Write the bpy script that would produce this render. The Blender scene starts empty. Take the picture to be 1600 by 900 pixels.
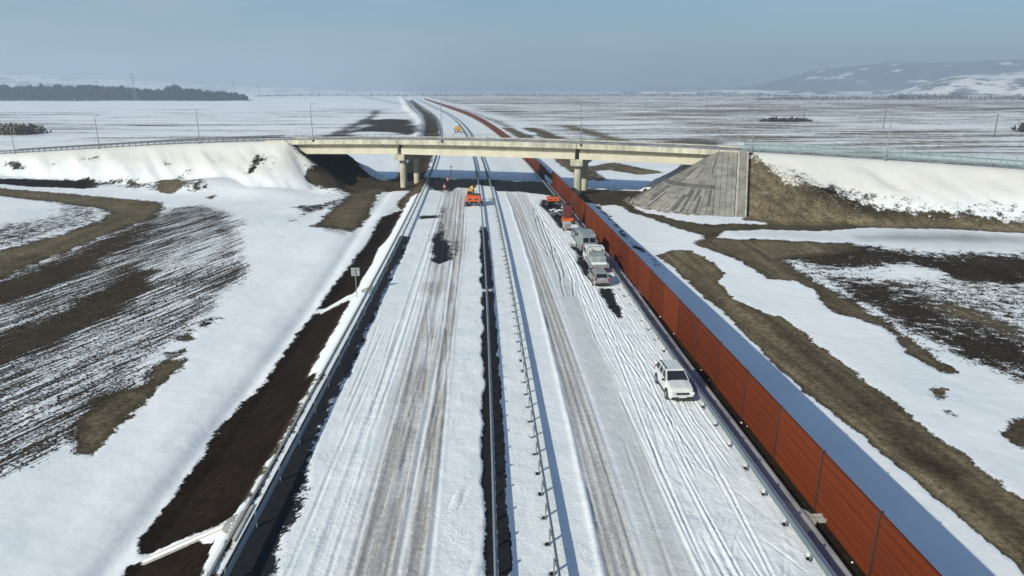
import bpy, bmesh, math, random
import numpy as np
from mathutils import Vector, Matrix
R = math.radians
scene = bpy.context.scene
col = scene.collection
random.seed(7)
rng = np.random.default_rng(11)

# ------------------------------------------------------------------ camera
CAM = Vector((-1.6, 0.0, 20.0)); PITCH = R(16.2); YAW = R(2.32); FPX = 1067.0
cd = bpy.data.cameras.new('camera'); cam = bpy.data.objects.new('camera', cd); col.objects.link(cam)
cam.location = CAM; cam.rotation_euler = (R(90) - PITCH, 0, -YAW)
cd.sensor_width = 36; cd.lens = 24.0; cd.clip_start = 0.5; cd.clip_end = 40000
scene.camera = cam

# ------------------------------------------------------------------ sun and sky
SUNV = Vector((1.42, 1.25, -1.0)).normalized()          # direction the light travels
SUN_EL = math.asin(-SUNV.z); SUN_AZ = math.atan2(-SUNV.x, -SUNV.y)
sd = bpy.data.lights.new('sun', 'SUN'); sun = bpy.data.objects.new('sun', sd); col.objects.link(sun)
sd.energy = 5.0; sd.angle = R(0.5); sd.color = (1.0, 0.94, 0.79)
sun.rotation_euler = SUNV.to_track_quat('-Z', 'Y').to_euler(); sun.location = (-60, -60, 80)
w = bpy.data.worlds.new('World'); scene.world = w; w.use_nodes = True
nt = w.node_tree; bg = nt.nodes['Background']
sky = nt.nodes.new('ShaderNodeTexSky'); sky.sky_type = 'NISHITA'; sky.sun_disc = False
sky.sun_elevation = SUN_EL; sky.sun_rotation = SUN_AZ % (2 * math.pi)
sky.air_density = 1.0; sky.dust_density = 1.2; sky.ozone_density = 2.5
bg.inputs['Strength'].default_value = 0.095
# faint streaky cirrus in the sky
tc = nt.nodes.new('ShaderNodeTexCoord'); mp = nt.nodes.new('ShaderNodeMapping')
mp.inputs['Scale'].default_value = (1.3, 1.3, 9.0); mp.inputs['Rotation'].default_value = (0.10, -0.12, 0)
nz = nt.nodes.new('ShaderNodeTexNoise'); nz.inputs['Scale'].default_value = 2.2; nz.inputs['Detail'].default_value = 7; nz.inputs['Roughness'].default_value = 0.55
cr = nt.nodes.new('ShaderNodeMapRange'); cr.inputs['From Min'].default_value = 0.48; cr.inputs['From Max'].default_value = 0.72; cr.inputs['To Max'].default_value = 0.42
mx = nt.nodes.new('ShaderNodeMix'); mx.data_type = 'RGBA'
mx.inputs['B'].default_value = (5.2, 5.6, 5.9, 1)
nt.links.new(tc.outputs['Generated'], mp.inputs['Vector']); nt.links.new(mp.outputs[0], nz.inputs['Vector'])
nt.links.new(nz.outputs['Fac'], cr.inputs['Value']); nt.links.new(cr.outputs[0], mx.inputs['Factor'])
tint = nt.nodes.new('ShaderNodeMix'); tint.data_type = 'RGBA'; tint.blend_type = 'MULTIPLY'; tint.inputs['Factor'].default_value = 1
tcz = nt.nodes.new('ShaderNodeTexCoord'); sxz = nt.nodes.new('ShaderNodeSeparateXYZ'); mrz = nt.nodes.new('ShaderNodeMapRange'); mrz.inputs['From Min'].default_value = .08; mrz.inputs['From Max'].default_value = .55
tmx = nt.nodes.new('ShaderNodeMix'); tmx.data_type = 'RGBA'; tmx.inputs['A'].default_value = (.62, .80, .88, 1); tmx.inputs['B'].default_value = (.62, .86, 1.12, 1)
nt.links.new(tcz.outputs['Generated'], sxz.inputs[0]); nt.links.new(sxz.outputs[2], mrz.inputs['Value']); nt.links.new(mrz.outputs[0], tmx.inputs['Factor']); nt.links.new(tmx.outputs['Result'], tint.inputs['B']); nt.links.new(sky.outputs[0], tint.inputs['A']); nt.links.new(tint.outputs['Result'], mx.inputs['A']); nt.links.new(mx.outputs['Result'], bg.inputs['Color'])
scene.view_settings.view_transform = 'Standard'; scene.view_settings.look = 'None'
scene.view_settings.gamma = 1.0; scene.view_settings.exposure = 0.18; scene.view_settings.use_curve_mapping = False
try:
    scene.cycles.use_denoising = True
    scene.cycles.max_bounces = 5; scene.cycles.diffuse_bounces = 2; scene.cycles.volume_bounces = 1
    scene.cycles.glossy_bounces = 2; scene.cycles.transmission_bounces = 2
except Exception: pass

# ------------------------------------------------------------------ helpers
def tag(o, label=None, cat=None, group=None, kind=None):
    if label: o['label'] = label
    if cat: o['category'] = cat
    if group: o['group'] = group
    if kind: o['kind'] = kind
    return o
def empty(name, loc=(0, 0, 0), rz=0.0, label=None, cat=None, group=None):
    o = bpy.data.objects.new(name, None); col.objects.link(o); o.location = loc; o.rotation_euler = (0, 0, rz)
    o.empty_display_size = 0.3
    return tag(o, label, cat, group)
def copy_tree(o, parent=None):
    c = o.copy(); col.objects.link(c)
    if parent: c.parent = parent
    for ch in list(o.children): copy_tree(ch, c)
    return c
class MB:
    def __init__(s): s.v = []; s.f = []
    def add(s, vs, fs):
        k = len(s.v); s.v += [tuple(p) for p in vs]; s.f += [tuple(i + k for i in f) for f in fs]; return s
    def box(s, c, d, rz=0.0, ry=0.0, rx=0.0):
        M = Matrix.Rotation(rz, 3, 'Z') @ Matrix.Rotation(ry, 3, 'Y') @ Matrix.Rotation(rx, 3, 'X')
        c = Vector(c); vs = []
        for z in (-.5, .5):
            for x, y in ((-.5, -.5), (.5, -.5), (.5, .5), (-.5, .5)):
                vs.append(c + M @ Vector((x * d[0], y * d[1], z * d[2])))
        return s.add(vs, [(3, 2, 1, 0), (4, 5, 6, 7), (0, 1, 5, 4), (1, 2, 6, 5), (2, 3, 7, 6), (3, 0, 4, 7)])
    def cyl(s, a, b, r0, r1=None, n=10, cap=True):
        a = Vector(a); b = Vector(b); r1 = r0 if r1 is None else r1
        q = (b - a).to_track_quat('Z', 'Y'); vs = []
        for p, r in ((a, r0), (b, r1)):
            for i in range(n):
                t = 2 * math.pi * i / n; vs.append(p + q @ Vector((r * math.cos(t), r * math.sin(t), 0)))
        fs = [(i, (i + 1) % n, n + (i + 1) % n, n + i) for i in range(n)]
        if cap: fs += [tuple(range(n))[::-1], tuple(range(n, 2 * n))]
        return s.add(vs, fs)
    def prism(s, poly, y0, y1, axis='y'):
        # poly: list of (a,b); extruded along axis
        def P(a, b, t): return {'y': (a, t, b), 'x': (t, a, b), 'z': (a, b, t)}[axis]
        n = len(poly); vs = [P(a, b, y0) for a, b in poly] + [P(a, b, y1) for a, b in poly]
        fs = [(i, (i + 1) % n, n + (i + 1) % n, n + i) for i in range(n)] + [tuple(range(n))[::-1], tuple(range(n, 2 * n))]
        return s.add(vs, fs)
    def sweep(s, path, prof, closed=False):
        # path: list of (pos, right, up); prof: list of (r,u)
        k = len(prof); vs = []
        for p, r, u in path:
            for a, b in prof: vs.append(Vector(p) + Vector(r) * a + Vector(u) * b)
        fs = []
        m = k if closed else k - 1
        for i in range(len(path) - 1):
            for j in range(m):
                fs.append((i * k + j, i * k + (j + 1) % k, (i + 1) * k + (j + 1) % k, (i + 1) * k + j))
        if closed: fs += [tuple(range(k))[::-1], tuple(range((len(path) - 1) * k, len(path) * k))]
        return s.add(vs, fs)
    def panel(s, q, t):
        # a quad with thickness t along its normal (outward = right-hand order)
        q = [Vector(p) for p in q]; n = (q[1] - q[0]).cross(q[3] - q[0]).normalized()
        return s.add([p for p in q] + [p + n * t for p in q], [(3, 2, 1, 0), (4, 5, 6, 7), (0, 1, 5, 4), (1, 2, 6, 5), (2, 3, 7, 6), (3, 0, 4, 7)])
    def build(s, name, mat, parent=None, origin=None, bevel=0.0, smooth=False, loc=None):
        me = bpy.data.meshes.new(name)
        vs = s.v if origin is None else [tuple(Vector(p) - Vector(origin)) for p in s.v]
        me.from_pydata(vs, [], s.f)
        bm = bmesh.new(); bm.from_mesh(me); bmesh.ops.recalc_face_normals(bm, faces=bm.faces)
        if bevel > 0:
            ed = [e for e in bm.edges if len(e.link_faces) == 2 and e.calc_face_angle(0) > 0.5]
            bmesh.ops.bevel(bm, geom=ed, offset=bevel, segments=2, profile=0.6, affect='EDGES', clamp_overlap=True)
        bm.to_mesh(me); bm.free()
        me.materials.append(mat); o = bpy.data.objects.new(name, me); col.objects.link(o)
        if smooth:
            for p in me.polygons: p.use_smooth = True
        if parent: o.parent = parent
        if loc is not None: o.location = loc
        return o
def np_mesh(name, verts, faces, attrs, mat, smooth=True):
    me = bpy.data.meshes.new(name); n = len(verts); m = len(faces)
    me.vertices.add(n); me.vertices.foreach_set('co', verts.astype(np.float32).ravel())
    me.loops.add(m * 4); me.loops.foreach_set('vertex_index', faces.astype(np.int32).ravel())
    me.polygons.add(m); me.polygons.foreach_set('loop_start', np.arange(0, m * 4, 4, dtype=np.int32))
    me.polygons.foreach_set('loop_total', np.full(m, 4, dtype=np.int32))
    me.polygons.foreach_set('use_smooth', np.full(m, smooth))
    me.update(calc_edges=True)
    for k, a in attrs.items():
        at = me.attributes.new(k, 'FLOAT', 'POINT'); at.data.foreach_set('value', a.astype(np.float32).ravel())
    me.materials.append(mat); o = bpy.data.objects.new(name, me); col.objects.link(o); return o
def hashn(ix, iy, seed):
    h = (ix.astype(np.int64) * 374761393 + iy.astype(np.int64) * 668265263 + seed * 974634777) & 0xffffffff
    h = ((h ^ (h >> 13)) * 1274126177) & 0xffffffff; h = h ^ (h >> 16)
    return (h & 0xffff) / 65535.0
def vnoise(x, y, seed=0):
    x = np.asarray(x, float); y = np.asarray(y, float)
    ix = np.floor(x); iy = np.floor(y); fx = x - ix; fy = y - iy
    fx = fx * fx * (3 - 2 * fx); fy = fy * fy * (3 - 2 * fy)
    a = hashn(ix, iy, seed); b = hashn(ix + 1, iy, seed); c = hashn(ix, iy + 1, seed); d = hashn(ix + 1, iy + 1, seed)
    return (a + (b - a) * fx) * (1 - fy) + (c + (d - c) * fx) * fy
def fbm(x, y, seed=0, o=4):
    t = 0; a = 0.5; s = 0
    for i in range(o):
        t = t + a * vnoise(x * 2 ** i, y * 2 ** i, seed + i * 17); s += a; a *= 0.5
    return t / s
def sst(a, b, x):
    t = np.clip((x - a) / (b - a), 0, 1); return t * t * (3 - 2 * t)

# ------------------------------------------------------------------ materials
def mat(name, c, rough=0.7, metal=0.0, noise=0.0, nscale=4.0, bump=0.0, bscale=30.0, spec=0.5, c2=None, emis=0.0, stretch=None, coat=0.0, detail=5):
    m = bpy.data.materials.new(name); m.use_nodes = True; t = m.node_tree; b = t.nodes['Principled BSDF']
    b.inputs['Roughness'].default_value = rough; b.inputs['Metallic'].default_value = metal
    b.inputs['Specular IOR Level'].default_value = spec; b.inputs['Coat Weight'].default_value = coat
    b.inputs['Base Color'].default_value = (*c, 1)
    tcn = t.nodes.new('ShaderNodeTexCoord'); vec = tcn.outputs['Object']
    if stretch:
        mp = t.nodes.new('ShaderNodeMapping'); mp.inputs['Scale'].default_value = stretch; t.links.new(vec, mp.inputs[0]); vec = mp.outputs[0]
    if noise > 0 or c2:
        n = t.nodes.new('ShaderNodeTexNoise'); n.inputs['Scale'].default_value = nscale; n.inputs['Detail'].default_value = detail; n.inputs['Roughness'].default_value = .65
        t.links.new(vec, n.inputs['Vector'])
        mr = t.nodes.new('ShaderNodeMapRange'); mr.inputs['From Min'].default_value = .35; mr.inputs['From Max'].default_value = .65
        t.links.new(n.outputs['Fac'], mr.inputs['Value'])
        x = t.nodes.new('ShaderNodeMix'); x.data_type = 'RGBA'; t.links.new(mr.outputs[0], x.inputs['Factor'])
        if c2: x.inputs['A'].default_value = (*c, 1); x.inputs['B'].default_value = (*c2, 1)
        else:
            x.inputs['A'].default_value = (*[v * (1 - noise) for v in c], 1); x.inputs['B'].default_value = (*[min(1, v * (1 + noise)) for v in c], 1)
        t.links.new(x.outputs['Result'], b.inputs['Base Color'])
    if bump > 0:
        n2 = t.nodes.new('ShaderNodeTexNoise'); n2.inputs['Scale'].default_value = bscale; n2.inputs['Detail'].default_value = 6
        t.links.new(vec, n2.inputs['Vector']); bp = t.nodes.new('ShaderNodeBump'); bp.inputs['Strength'].default_value = 1; bp.inputs['Distance'].default_value = bump
        t.links.new(n2.outputs['Fac'], bp.inputs['Height']); t.links.new(bp.outputs[0], b.inputs['Normal'])
    return m
M = {}
M['concrete'] = mat('concrete', (.44, .42, .33), .85, noise=.32, nscale=.6, bump=.01, bscale=6, stretch=(1, 1, .3))
M['concrete_grey'] = mat('concrete_grey', (.34, .33, .29), .9, noise=.22, nscale=.5, bump=.01, bscale=6)
M['concrete_pale'] = mat('concrete_pale', (.52, .49, .38), .85, noise=.1, nscale=.4)
M['paving'] = mat('paving_concrete', (.23, .22, .19), .92, noise=.25, nscale=.5, bump=.02, bscale=3)
M['steel'] = mat('galvanised_steel', (.19, .235, .25), .42, metal=.35, noise=.12, nscale=2, stretch=(1, .2, 1))
M['steel_dark'] = mat('weathered_steel', (.10, .11, .12), .6, metal=.4, noise=.2)
M['steel_green'] = mat('green_grey_steel', (.22, .30, .29), .45, metal=.3, noise=.15)
M['lampsteel'] = mat('lamp_steel', (.28, .30, .31), .5, metal=.5)
M['post_brown'] = mat('barrier_post_brown', (.075, .035, .026), .6, metal=.3)
M['panel'] = mat('barrier_panel', (.155, .033, .011), .8, spec=.08, c2=(.085, .019, .007), nscale=1.0, bump=.012, bscale=5, stretch=(1, .12, 6.0))
M['white_paint'] = mat('white_paint', (.58, .60, .58), .3, spec=.5, coat=.5, noise=.13, nscale=1.6)
M['silver_paint'] = mat('silver_paint', (.34, .335, .31), .4, metal=.4, coat=.3, noise=.25, nscale=1.5)
M['grey_paint'] = mat('grey_paint', (.22, .25, .245), .45, coat=.2, noise=.3, nscale=1.5)
M['glass'] = mat('car_glass', (.012, .016, .02), .08, spec=.8)
M['black'] = mat('black_plastic', (.025, .026, .028), .6, noise=.2)
M['tyre'] = mat('tyre_rubber', (.02, .02, .02), .85, noise=.3)
M['rim'] = mat('wheel_rim', (.35, .36, .37), .35, metal=.8)
M['lampglass'] = mat('headlight_glass', (.62, .65, .68), .12, spec=.9)
M['redlight'] = mat('tail_light_red', (.35, .012, .01), .25)
M['orange'] = mat('orange_paint', (.50, .085, .018), .45, noise=.15, nscale=2)
M['yellow'] = mat('yellow_paint', (.55, .30, .05), .45, noise=.15, nscale=2)
M['darkred'] = mat('dark_red_steel', (.10, .02, .018), .6, noise=.4, nscale=3)
M['machine'] = mat('machine_black', (.03, .03, .035), .6, noise=.4, nscale=5)
M['tarp'] = mat('grey_tarpaulin', (.24, .28, .26), .6, noise=.25, nscale=2, bump=.05, bscale=2)
M['sign'] = mat('sign_grey_back', (.38, .42, .44), .4, metal=.4)
M['snowlump'] = mat('snow_lump', (.80, .84, .87), .6, noise=.04, bump=.05, bscale=4)
M['wood'] = mat('grey_wood_pole', (.09, .075, .06), .9, noise=.2)
M['trees'] = mat('bare_twigs', (.030, .026, .024), .95, noise=.35, nscale=.05)
M['brush'] = mat('dry_brush', (.20, .165, .11), .95, c2=(.085, .066, .045), nscale=.3)
M['barrel'] = mat('red_plastic', (.30, .04, .03), .5)
M['rock'] = mat('rubble_stone', (.16, .13, .09), .9, noise=.4, nscale=2)

def vary(m, amt):
    t = m.node_tree; b = t.nodes['Principled BSDF']; src = b.inputs['Base Color'].links[0].from_socket
    oi = t.nodes.new('ShaderNodeObjectInfo'); mr = t.nodes.new('ShaderNodeMapRange'); mr.inputs['To Min'].default_value = 1 - amt; mr.inputs['To Max'].default_value = 1 + amt
    h = t.nodes.new('ShaderNodeHueSaturation'); t.links.new(oi.outputs['Random'], mr.inputs['Value']); t.links.new(mr.outputs[0], h.inputs['Value']); t.links.new(src, h.inputs['Color']); t.links.new(h.outputs[0], b.inputs['Base Color'])
vary(M['panel'], .2)
class NT:
    """tiny node-tree builder"""
    def __init__(s, name):
        s.m = bpy.data.materials.new(name); s.m.use_nodes = True; s.t = s.m.node_tree; s.b = s.t.nodes['Principled BSDF']
    def n(s, typ, ins=None, **kw):
        d = s.t.nodes.new(typ)
        for k, v in kw.items(): setattr(d, k, v)
        for k, v in (ins or {}).items(): s.put(d.inputs[k], v)
        return d
    def put(s, sock, v):
        if isinstance(v, bpy.types.NodeSocket): s.t.links.new(v, sock)
        elif isinstance(v, tuple) and len(v) == 3 and sock.type == 'RGBA': sock.default_value = (*v, 1)
        else: sock.default_value = v
    def attr(s, k): return s.n('ShaderNodeAttribute', attribute_name=k).outputs['Fac']
    def math(s, op, a, b=0.0, c=0.0):
        d = s.t.nodes.new('ShaderNodeMath'); d.operation = op
        s.put(d.inputs[0], a); s.put(d.inputs[1], b); s.put(d.inputs[2], c); return d.outputs[0]
    def mix(s, f, a, b):
        d = s.t.nodes.new('ShaderNodeMix'); d.data_type = 'RGBA'; s.put(d.inputs['Factor'], f); s.put(d.inputs['A'], a); s.put(d.inputs['B'], b); return d.outputs['Result']
    def mixf(s, f, a, b):
        d = s.t.nodes.new('ShaderNodeMix'); d.data_type = 'FLOAT'; s.put(d.inputs[0], f); s.put(d.inputs[2], a); s.put(d.inputs[3], b); return d.outputs[0]
    def rng(s, v, a, b, c=0.0, d=1.0, smooth=False):
        r = s.n('ShaderNodeMapRange', {'Value': v, 'From Min': a, 'From Max': b, 'To Min': c, 'To Max': d})
        if smooth: r.interpolation_type = 'SMOOTHSTEP'
        return r.outputs[0]
    def noise(s, vec, scale, detail=5, rough=.6, dist=0.0):
        return s.n('ShaderNodeTexNoise', {'Vector': vec, 'Scale': scale, 'Detail': detail, 'Roughness': rough, 'Distortion': dist}).outputs['Fac']
    def mapv(s, vec, rot=0.0, sc=(1, 1, 1)):
        # rotate about z first, then stretch
        a = s.n('ShaderNodeMapping', {'Vector': vec, 'Rotation': (0, 0, rot)}); b = s.n('ShaderNodeMapping', {'Vector': a.outputs[0], 'Scale': sc}); return b.outputs[0]

# ------------------------------------------------------------------ road geometry
KC = 0.95e-4
DL = 630.0
def cl(y): y = np.asarray(y, float); d = np.clip(y - 20, 0, DL); e = np.clip(y - 20 - DL, 0, None); return -KC * d * d - 2 * KC * DL * e
def dcl(y): y = np.asarray(y, float); return -2 * KC * np.clip(y - 20, 0, DL)
def road(s, u, z=0.0):
    c = float(cl(s)); k = float(dcl(s)); n = math.sqrt(1 + k * k); return Vector((c + u / n, s - u * k / n, z))
def frame(s):
    k = float(dcl(s)); n = math.sqrt(1 + k * k); return Vector((1 / n, -k / n, 0)), Vector((k / n, 1 / n, 0))
def uof(x, y): k = dcl(y); return (x - cl(y)) / np.sqrt(1 + k * k)
# the overpass
BD = Vector((.946, -.325, 0)).normalized(); BN = Vector((-BD.y, BD.x, 0)); BO = Vector((6.15, 149.6, 0)); BW = 5.8
TL, TR = -53.5, 41.0; P1, P2 = -26.0, 13.6
def zdeck(t):
    t = np.asarray(t, float); k = np.where(t < -8, 3.6e-4, 2.7e-4); d = np.abs(t + 8)
    dl = np.minimum(d, 95); return 9.6 - k * dl * dl - 2 * k * 95 * np.clip(d - 95, 0, None)
def bridge(t, n, z): return BO + BD * t + BN * n + Vector((0, 0, z))
def tn(x, y): dx = x - BO.x; dy = y - BO.y; return dx * BD.x + dy * BD.y, dx * BN.x + dy * BN.y
def base(x, y):
    b = -3.0 + 1.9 * sst(62, 120, y) - 0.6 * sst(200, 300, y)
    return b
def hground(x, y):
    x = np.asarray(x, float); y = np.asarray(y, float)
    u = uof(x, y); b = base(x, y)
    far = sst(250, 600, y)
    b = b + (fbm(x * .02, y * .02, 3) - .5) * (0.5 + 1.0 * far) * sst(20, 40, np.abs(u))
    b = b + (fbm(x * .25, y * .25, 8, 3) - .5) * 0.16
    # ditch and bank left of the embankment toe, berm beyond the bridge
    b = b - .22 * np.exp(-((u + 20.6) / .8) ** 2) + .08 * np.exp(-((u + 23.5) / 1.5) ** 2)
    berm = sst(190, 260, y) * (.8 + 2.6 * sst(500, 900, y)) * np.exp(-((u + 24 + 6 * sst(400, 900, y)) / (1.8 + 2 * sst(400, 900, y))) ** 2) * (.1 + 1.8 * fbm(x * .09, y * .09, 21, 4))
    b = b + berm * (y < 2600)
    prof = np.where(u < 0, -.12 - np.clip(-u - 13.9, 0, None) / 1.75, -.12 - .12 * np.clip(u - 13.0, 0, 2.7) - np.clip(u - 15.7, 0, None) / 1.7)
    prof = np.where(np.abs(u) < 12.9, -.35, prof)
    fade = sst(1800, 2400, y)
    h = np.maximum(b, np.where(y < 2400, prof - 4 * fade, -99))
    t, n = tn(x, y)
    an = np.clip(np.abs(n) - BW, 0, None); ins = np.clip(np.minimum(t - TL, TR - t), 0, None)
    for mx_, my_, mr_, mh_ in MOUNDS: h = h + mh_ * np.exp(-(((x - mx_) ** 2 + ((y - my_) * 1.5) ** 2) / mr_ ** 2))
    side = np.where(np.abs(t - TL) < np.abs(t - TR), TL, TR); tt = np.where(ins > 0, side, t)
    extra = np.where((ins > 0) & (np.abs(n) < BW - .3), 3.2, 0)
    z = zdeck(tt) - .25 - extra - np.sqrt(an ** 2 + ins ** 2) / 1.62
    calm = sst(TR - 34, TR - 20, t) * (1 - sst(TR + 6, TR + 9, t)) * (n < 0)
    z = z - .7 * calm * (t < TR + 6.5) * (t > TR - 25)
    z = z + ((fbm(x * .3, y * .3, 5, 3) - .5) * .5 + (fbm(t * .16 + n * .22, n * .05, 6, 3) - .5) * 2.2) * sst(0, 4, an) * (1 - calm)
    z = np.where(np.abs(u) < 16.5, -99, z)
    return np.maximum(h, z)
# pixel of the photograph (1600 x 900) -> ray
FW = Vector((math.sin(YAW) * math.cos(PITCH), math.cos(YAW) * math.cos(PITCH), -math.sin(PITCH)))
RT = Vector((math.cos(YAW), -math.sin(YAW), 0)); UP = RT.cross(FW)
def ray(px, py): return (FW + RT * ((px - 800) / FPX) - UP * ((py - 450) / FPX)).normalized()
def at(px, py, z=0.0):
    r = ray(px, py); k = (z - CAM.z) / r.z; return CAM + r * k
MOUNDS = []
for px_, py_, mr_, mh_ in ((345, 296, 9, 2.4), (262, 292, 7, 1.5), (300, 300, 5, 1.0), (415, 304, 8, 1.2), (520, 300, 4, .8), (1215, 322, 9, 1.5), (1290, 330, 8, 1.2)):
    p_ = at(px_, py_, -1.0); MOUNDS.append((p_.x, p_.y, mr_, mh_))
def G(px, py):
    r = ray(px, py); ks = 16 * 1.012 ** np.arange(560)
    X = CAM.x + r.x * ks; Y = CAM.y + r.y * ks; Z = CAM.z + r.z * ks
    hit = np.nonzero(Z < hground(X, Y))[0]
    k = ks[hit[0]] if len(hit) else 9000
    lo = k / 1.012
    for _ in range(12):
        m = (lo + k) / 2; p = CAM + r * m
        if p.z < float(hground(p.x, p.y)): k = m
        else: lo = m
    p = CAM + r * k; return (p.x, p.y)

# ------------------------------------------------------------------ painting helpers: signed distance to polygons, in metres
def sdist(X, Y, poly):
    P = np.array(poly); n = len(P); d2 = np.full(X.shape, 1e18); ins = np.zeros(X.shape, bool)
    for i in range(n):
        a = P[i]; b = P[(i + 1) % n]; e = b - a; L = e @ e + 1e-9
        t = np.clip(((X - a[0]) * e[0] + (Y - a[1]) * e[1]) / L, 0, 1)
        dx = X - a[0] - t * e[0]; dy = Y - a[1] - t * e[1]; d2 = np.minimum(d2, dx * dx + dy * dy)
        c = ((a[1] > Y) != (b[1] > Y)) & (X < (b[0] - a[0]) * (Y - a[1]) / (b[1] - a[1] + 1e-12) + a[0]); ins ^= c
    d = np.sqrt(d2); return np.where(ins, d, -d)
def paint(X, Y, D, poly, field, val, soft=0.5, wob=0.0, wsc=.4, mask=None):
    """mix val into field inside poly (world outline)"""
    P = np.array(poly); pad = 4 + wob * 2 + D * .0
    sel = (X > P[:, 0].min() - 8) & (X < P[:, 0].max() + 8) & (Y > P[:, 1].min() - 8) & (Y < P[:, 1].max() + 8)
    if not sel.any(): return
    x = X[sel]; y = Y[sel]; s = sdist(x, y, poly)
    if wob: s = s + (fbm(x * wsc, y * wsc, 33) - .5) * 2 * wob
    e = soft + .006 * D[sel]
    wgt = np.clip(.5 + s / (2 * e), 0, 1)
    for f, v in zip(field, val):
        f[sel] = f[sel] * (1 - wgt) + v * wgt

# ------------------------------------------------------------------ ground sheet
NA = 620; ANG = np.concatenate([np.linspace(-R(72), -R(41), 60)[:-1], np.linspace(-R(41), R(45), NA - 110), np.linspace(R(45), R(76), 53)[1:]])
RAD = 11 * 1.0072 ** np.arange(0, 935)
A_, R_ = np.meshgrid(ANG, RAD)
X = CAM.x + R_ * np.sin(A_); Y = R_ * np.cos(A_) - 4; D = R_.copy()
Z = hground(X, Y); U = uof(X, Y)
S = np.ones(X.shape); SOIL = np.zeros(X.shape); FUR = np.zeros(X.shape); ICE = np.zeros(X.shape)
# far plain: thin snow with patches of stubble
T_, N_ = tn(X, Y)
far = sst(150, 260, Y)
bl = fbm(X * .012, Y * .012, 40); bl2 = fbm(X * .05, Y * .05, 44)
lf = sst(-30, -60, U); rf = sst(30, 60, U)
stk = fbm(X * .012, Y * .05, 47, 4) - .5; stk2 = fbm(X * .03 + Y * .01, Y * .16, 48, 4) - .5
S -= far * lf * (.30 + .75 * stk + .55 * stk2) * (1 - .35 * sst(700, 1100, Y)); S -= far * rf * (.45 + .40 * stk + .70 * stk2 + .15 * (bl - .5))
S -= far * (1 - lf) * (1 - rf) * (.25 + .6 * (bl2 - .5))
SOIL += far * rf * .8
FUR += far * .9
# very far: brown stubble strips on the right
S -= .10 * rf * sst(550, 800, Y) * (1 - sst(1500, 1900, Y)) * sst(.42, .6, fbm(X * .002, Y * .006, 50, 2))
PX = lambda pts: [G(*p) for p in pts]
def pt(pts, s, soil=None, fur=None, ice=None, soft=.5, wob=.5, wsc=.4):
    fl = [S]; vl = [s]
    if soil is not None: fl.append(SOIL); vl.append(soil)
    if fur is not None: fl.append(FUR); vl.append(fur)
    if ice is not None: fl.append(ICE); vl.append(ice)
    paint(X, Y, D, PX(pts), fl, vl, soft, wob, wsc)
FLK = sst(.58, .75, fbm(X * .07, Y * .07, 150, 3)) * (U < -22) * (Y < 170)
S -= .30 * FLK
# ---- left fields
pt([(-60, 455), (0, 430), (105, 392), (205, 350), (250, 325), (330, 316), (372, 332), (398, 385), (402, 412), (370, 455), (330, 500), (300, 520), (240, 590), (185, 640), (110, 712), (0, 760), (-80, 790)], .45, .0, 1, wob=2.0, wsc=.12, soft=2.2)
pt([(0, 600), (150, 520), (290, 455), (330, 470), (200, 580), (60, 680), (0, 720)], .52, .0, 1, wob=2, wsc=.15, soft=2)
pt([(200, 440), (330, 365), (370, 375), (330, 420), (250, 440), (215, 468)], .58, .0, 1, wob=1.5, wsc=.2, soft=2)
pt([(-60, 470), (0, 440), (120, 392), (230, 350), (250, 352), (215, 375), (120, 425), (60, 450), (0, 475)], .26, .0, .8, wob=1.5, wsc=.25, soft=1.2)
pt([(-60, 560), (0, 540), (50, 512), (140, 470), (205, 425), (238, 425), (225, 450), (150, 500), (75, 545), (0, 566), (-60, 590)], .12, .0, .9, wob=1.6, wsc=.25, soft=1.0)
pt([(0, 445), (60, 430), (120, 405), (140, 420), (60, 450), (0, 470)], .08, .1, .7, wob=1, wsc=.3, soft=1)
pt([(122, 708), (128, 660), (160, 628), (200, 610), (236, 600), (240, 575), (262, 563), (288, 562), (284, 577), (258, 592), (238, 616), (212, 642), (170, 680), (142, 712)], .0, .55, 0, wob=.5, wsc=.6)
pt([(282, 528), (300, 520), (306, 530), (290, 535)], .1, .4, 0, wob=.3); pt([(265, 552), (292, 544), (295, 551), (272, 557)], .1, .4, 0, wob=.3)
pt([(316, 505), (340, 496), (346, 502), (322, 512)], .35, .0, 0, wob=.3)
# the loop dirt road
pt([(-50, 300), (50, 305), (87, 312), (160, 322), (175, 332), (160, 345), (100, 365), (25, 385), (-40, 400)], .50, .05, .5, wob=1.5, wsc=.3, soft=1.5)
pt([(-20, 305), (20, 307), (88, 318), (84, 335), (50, 345), (0, 350), (-30, 350)], .78, .0, .5, wob=1.5, wsc=.3, soft=2)
pt([(-50, 288), (0, 294), (100, 302), (200, 311), (252, 316), (255, 322), (235, 341), (207, 349), (150, 371), (105, 391), (62, 406), (0, 432), (-60, 452), (-60, 408), (25, 386), (100, 366), (158, 346), (174, 333), (160, 325), (87, 315), (0, 305), (-50, 300)], .0, .62, 0, wob=.4, wsc=.6)
pt([(0, 414), (60, 394), (140, 362), (200, 335), (204, 338), (144, 367), (64, 400), (0, 420)], .0, .35, 0, wob=.2)
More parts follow.
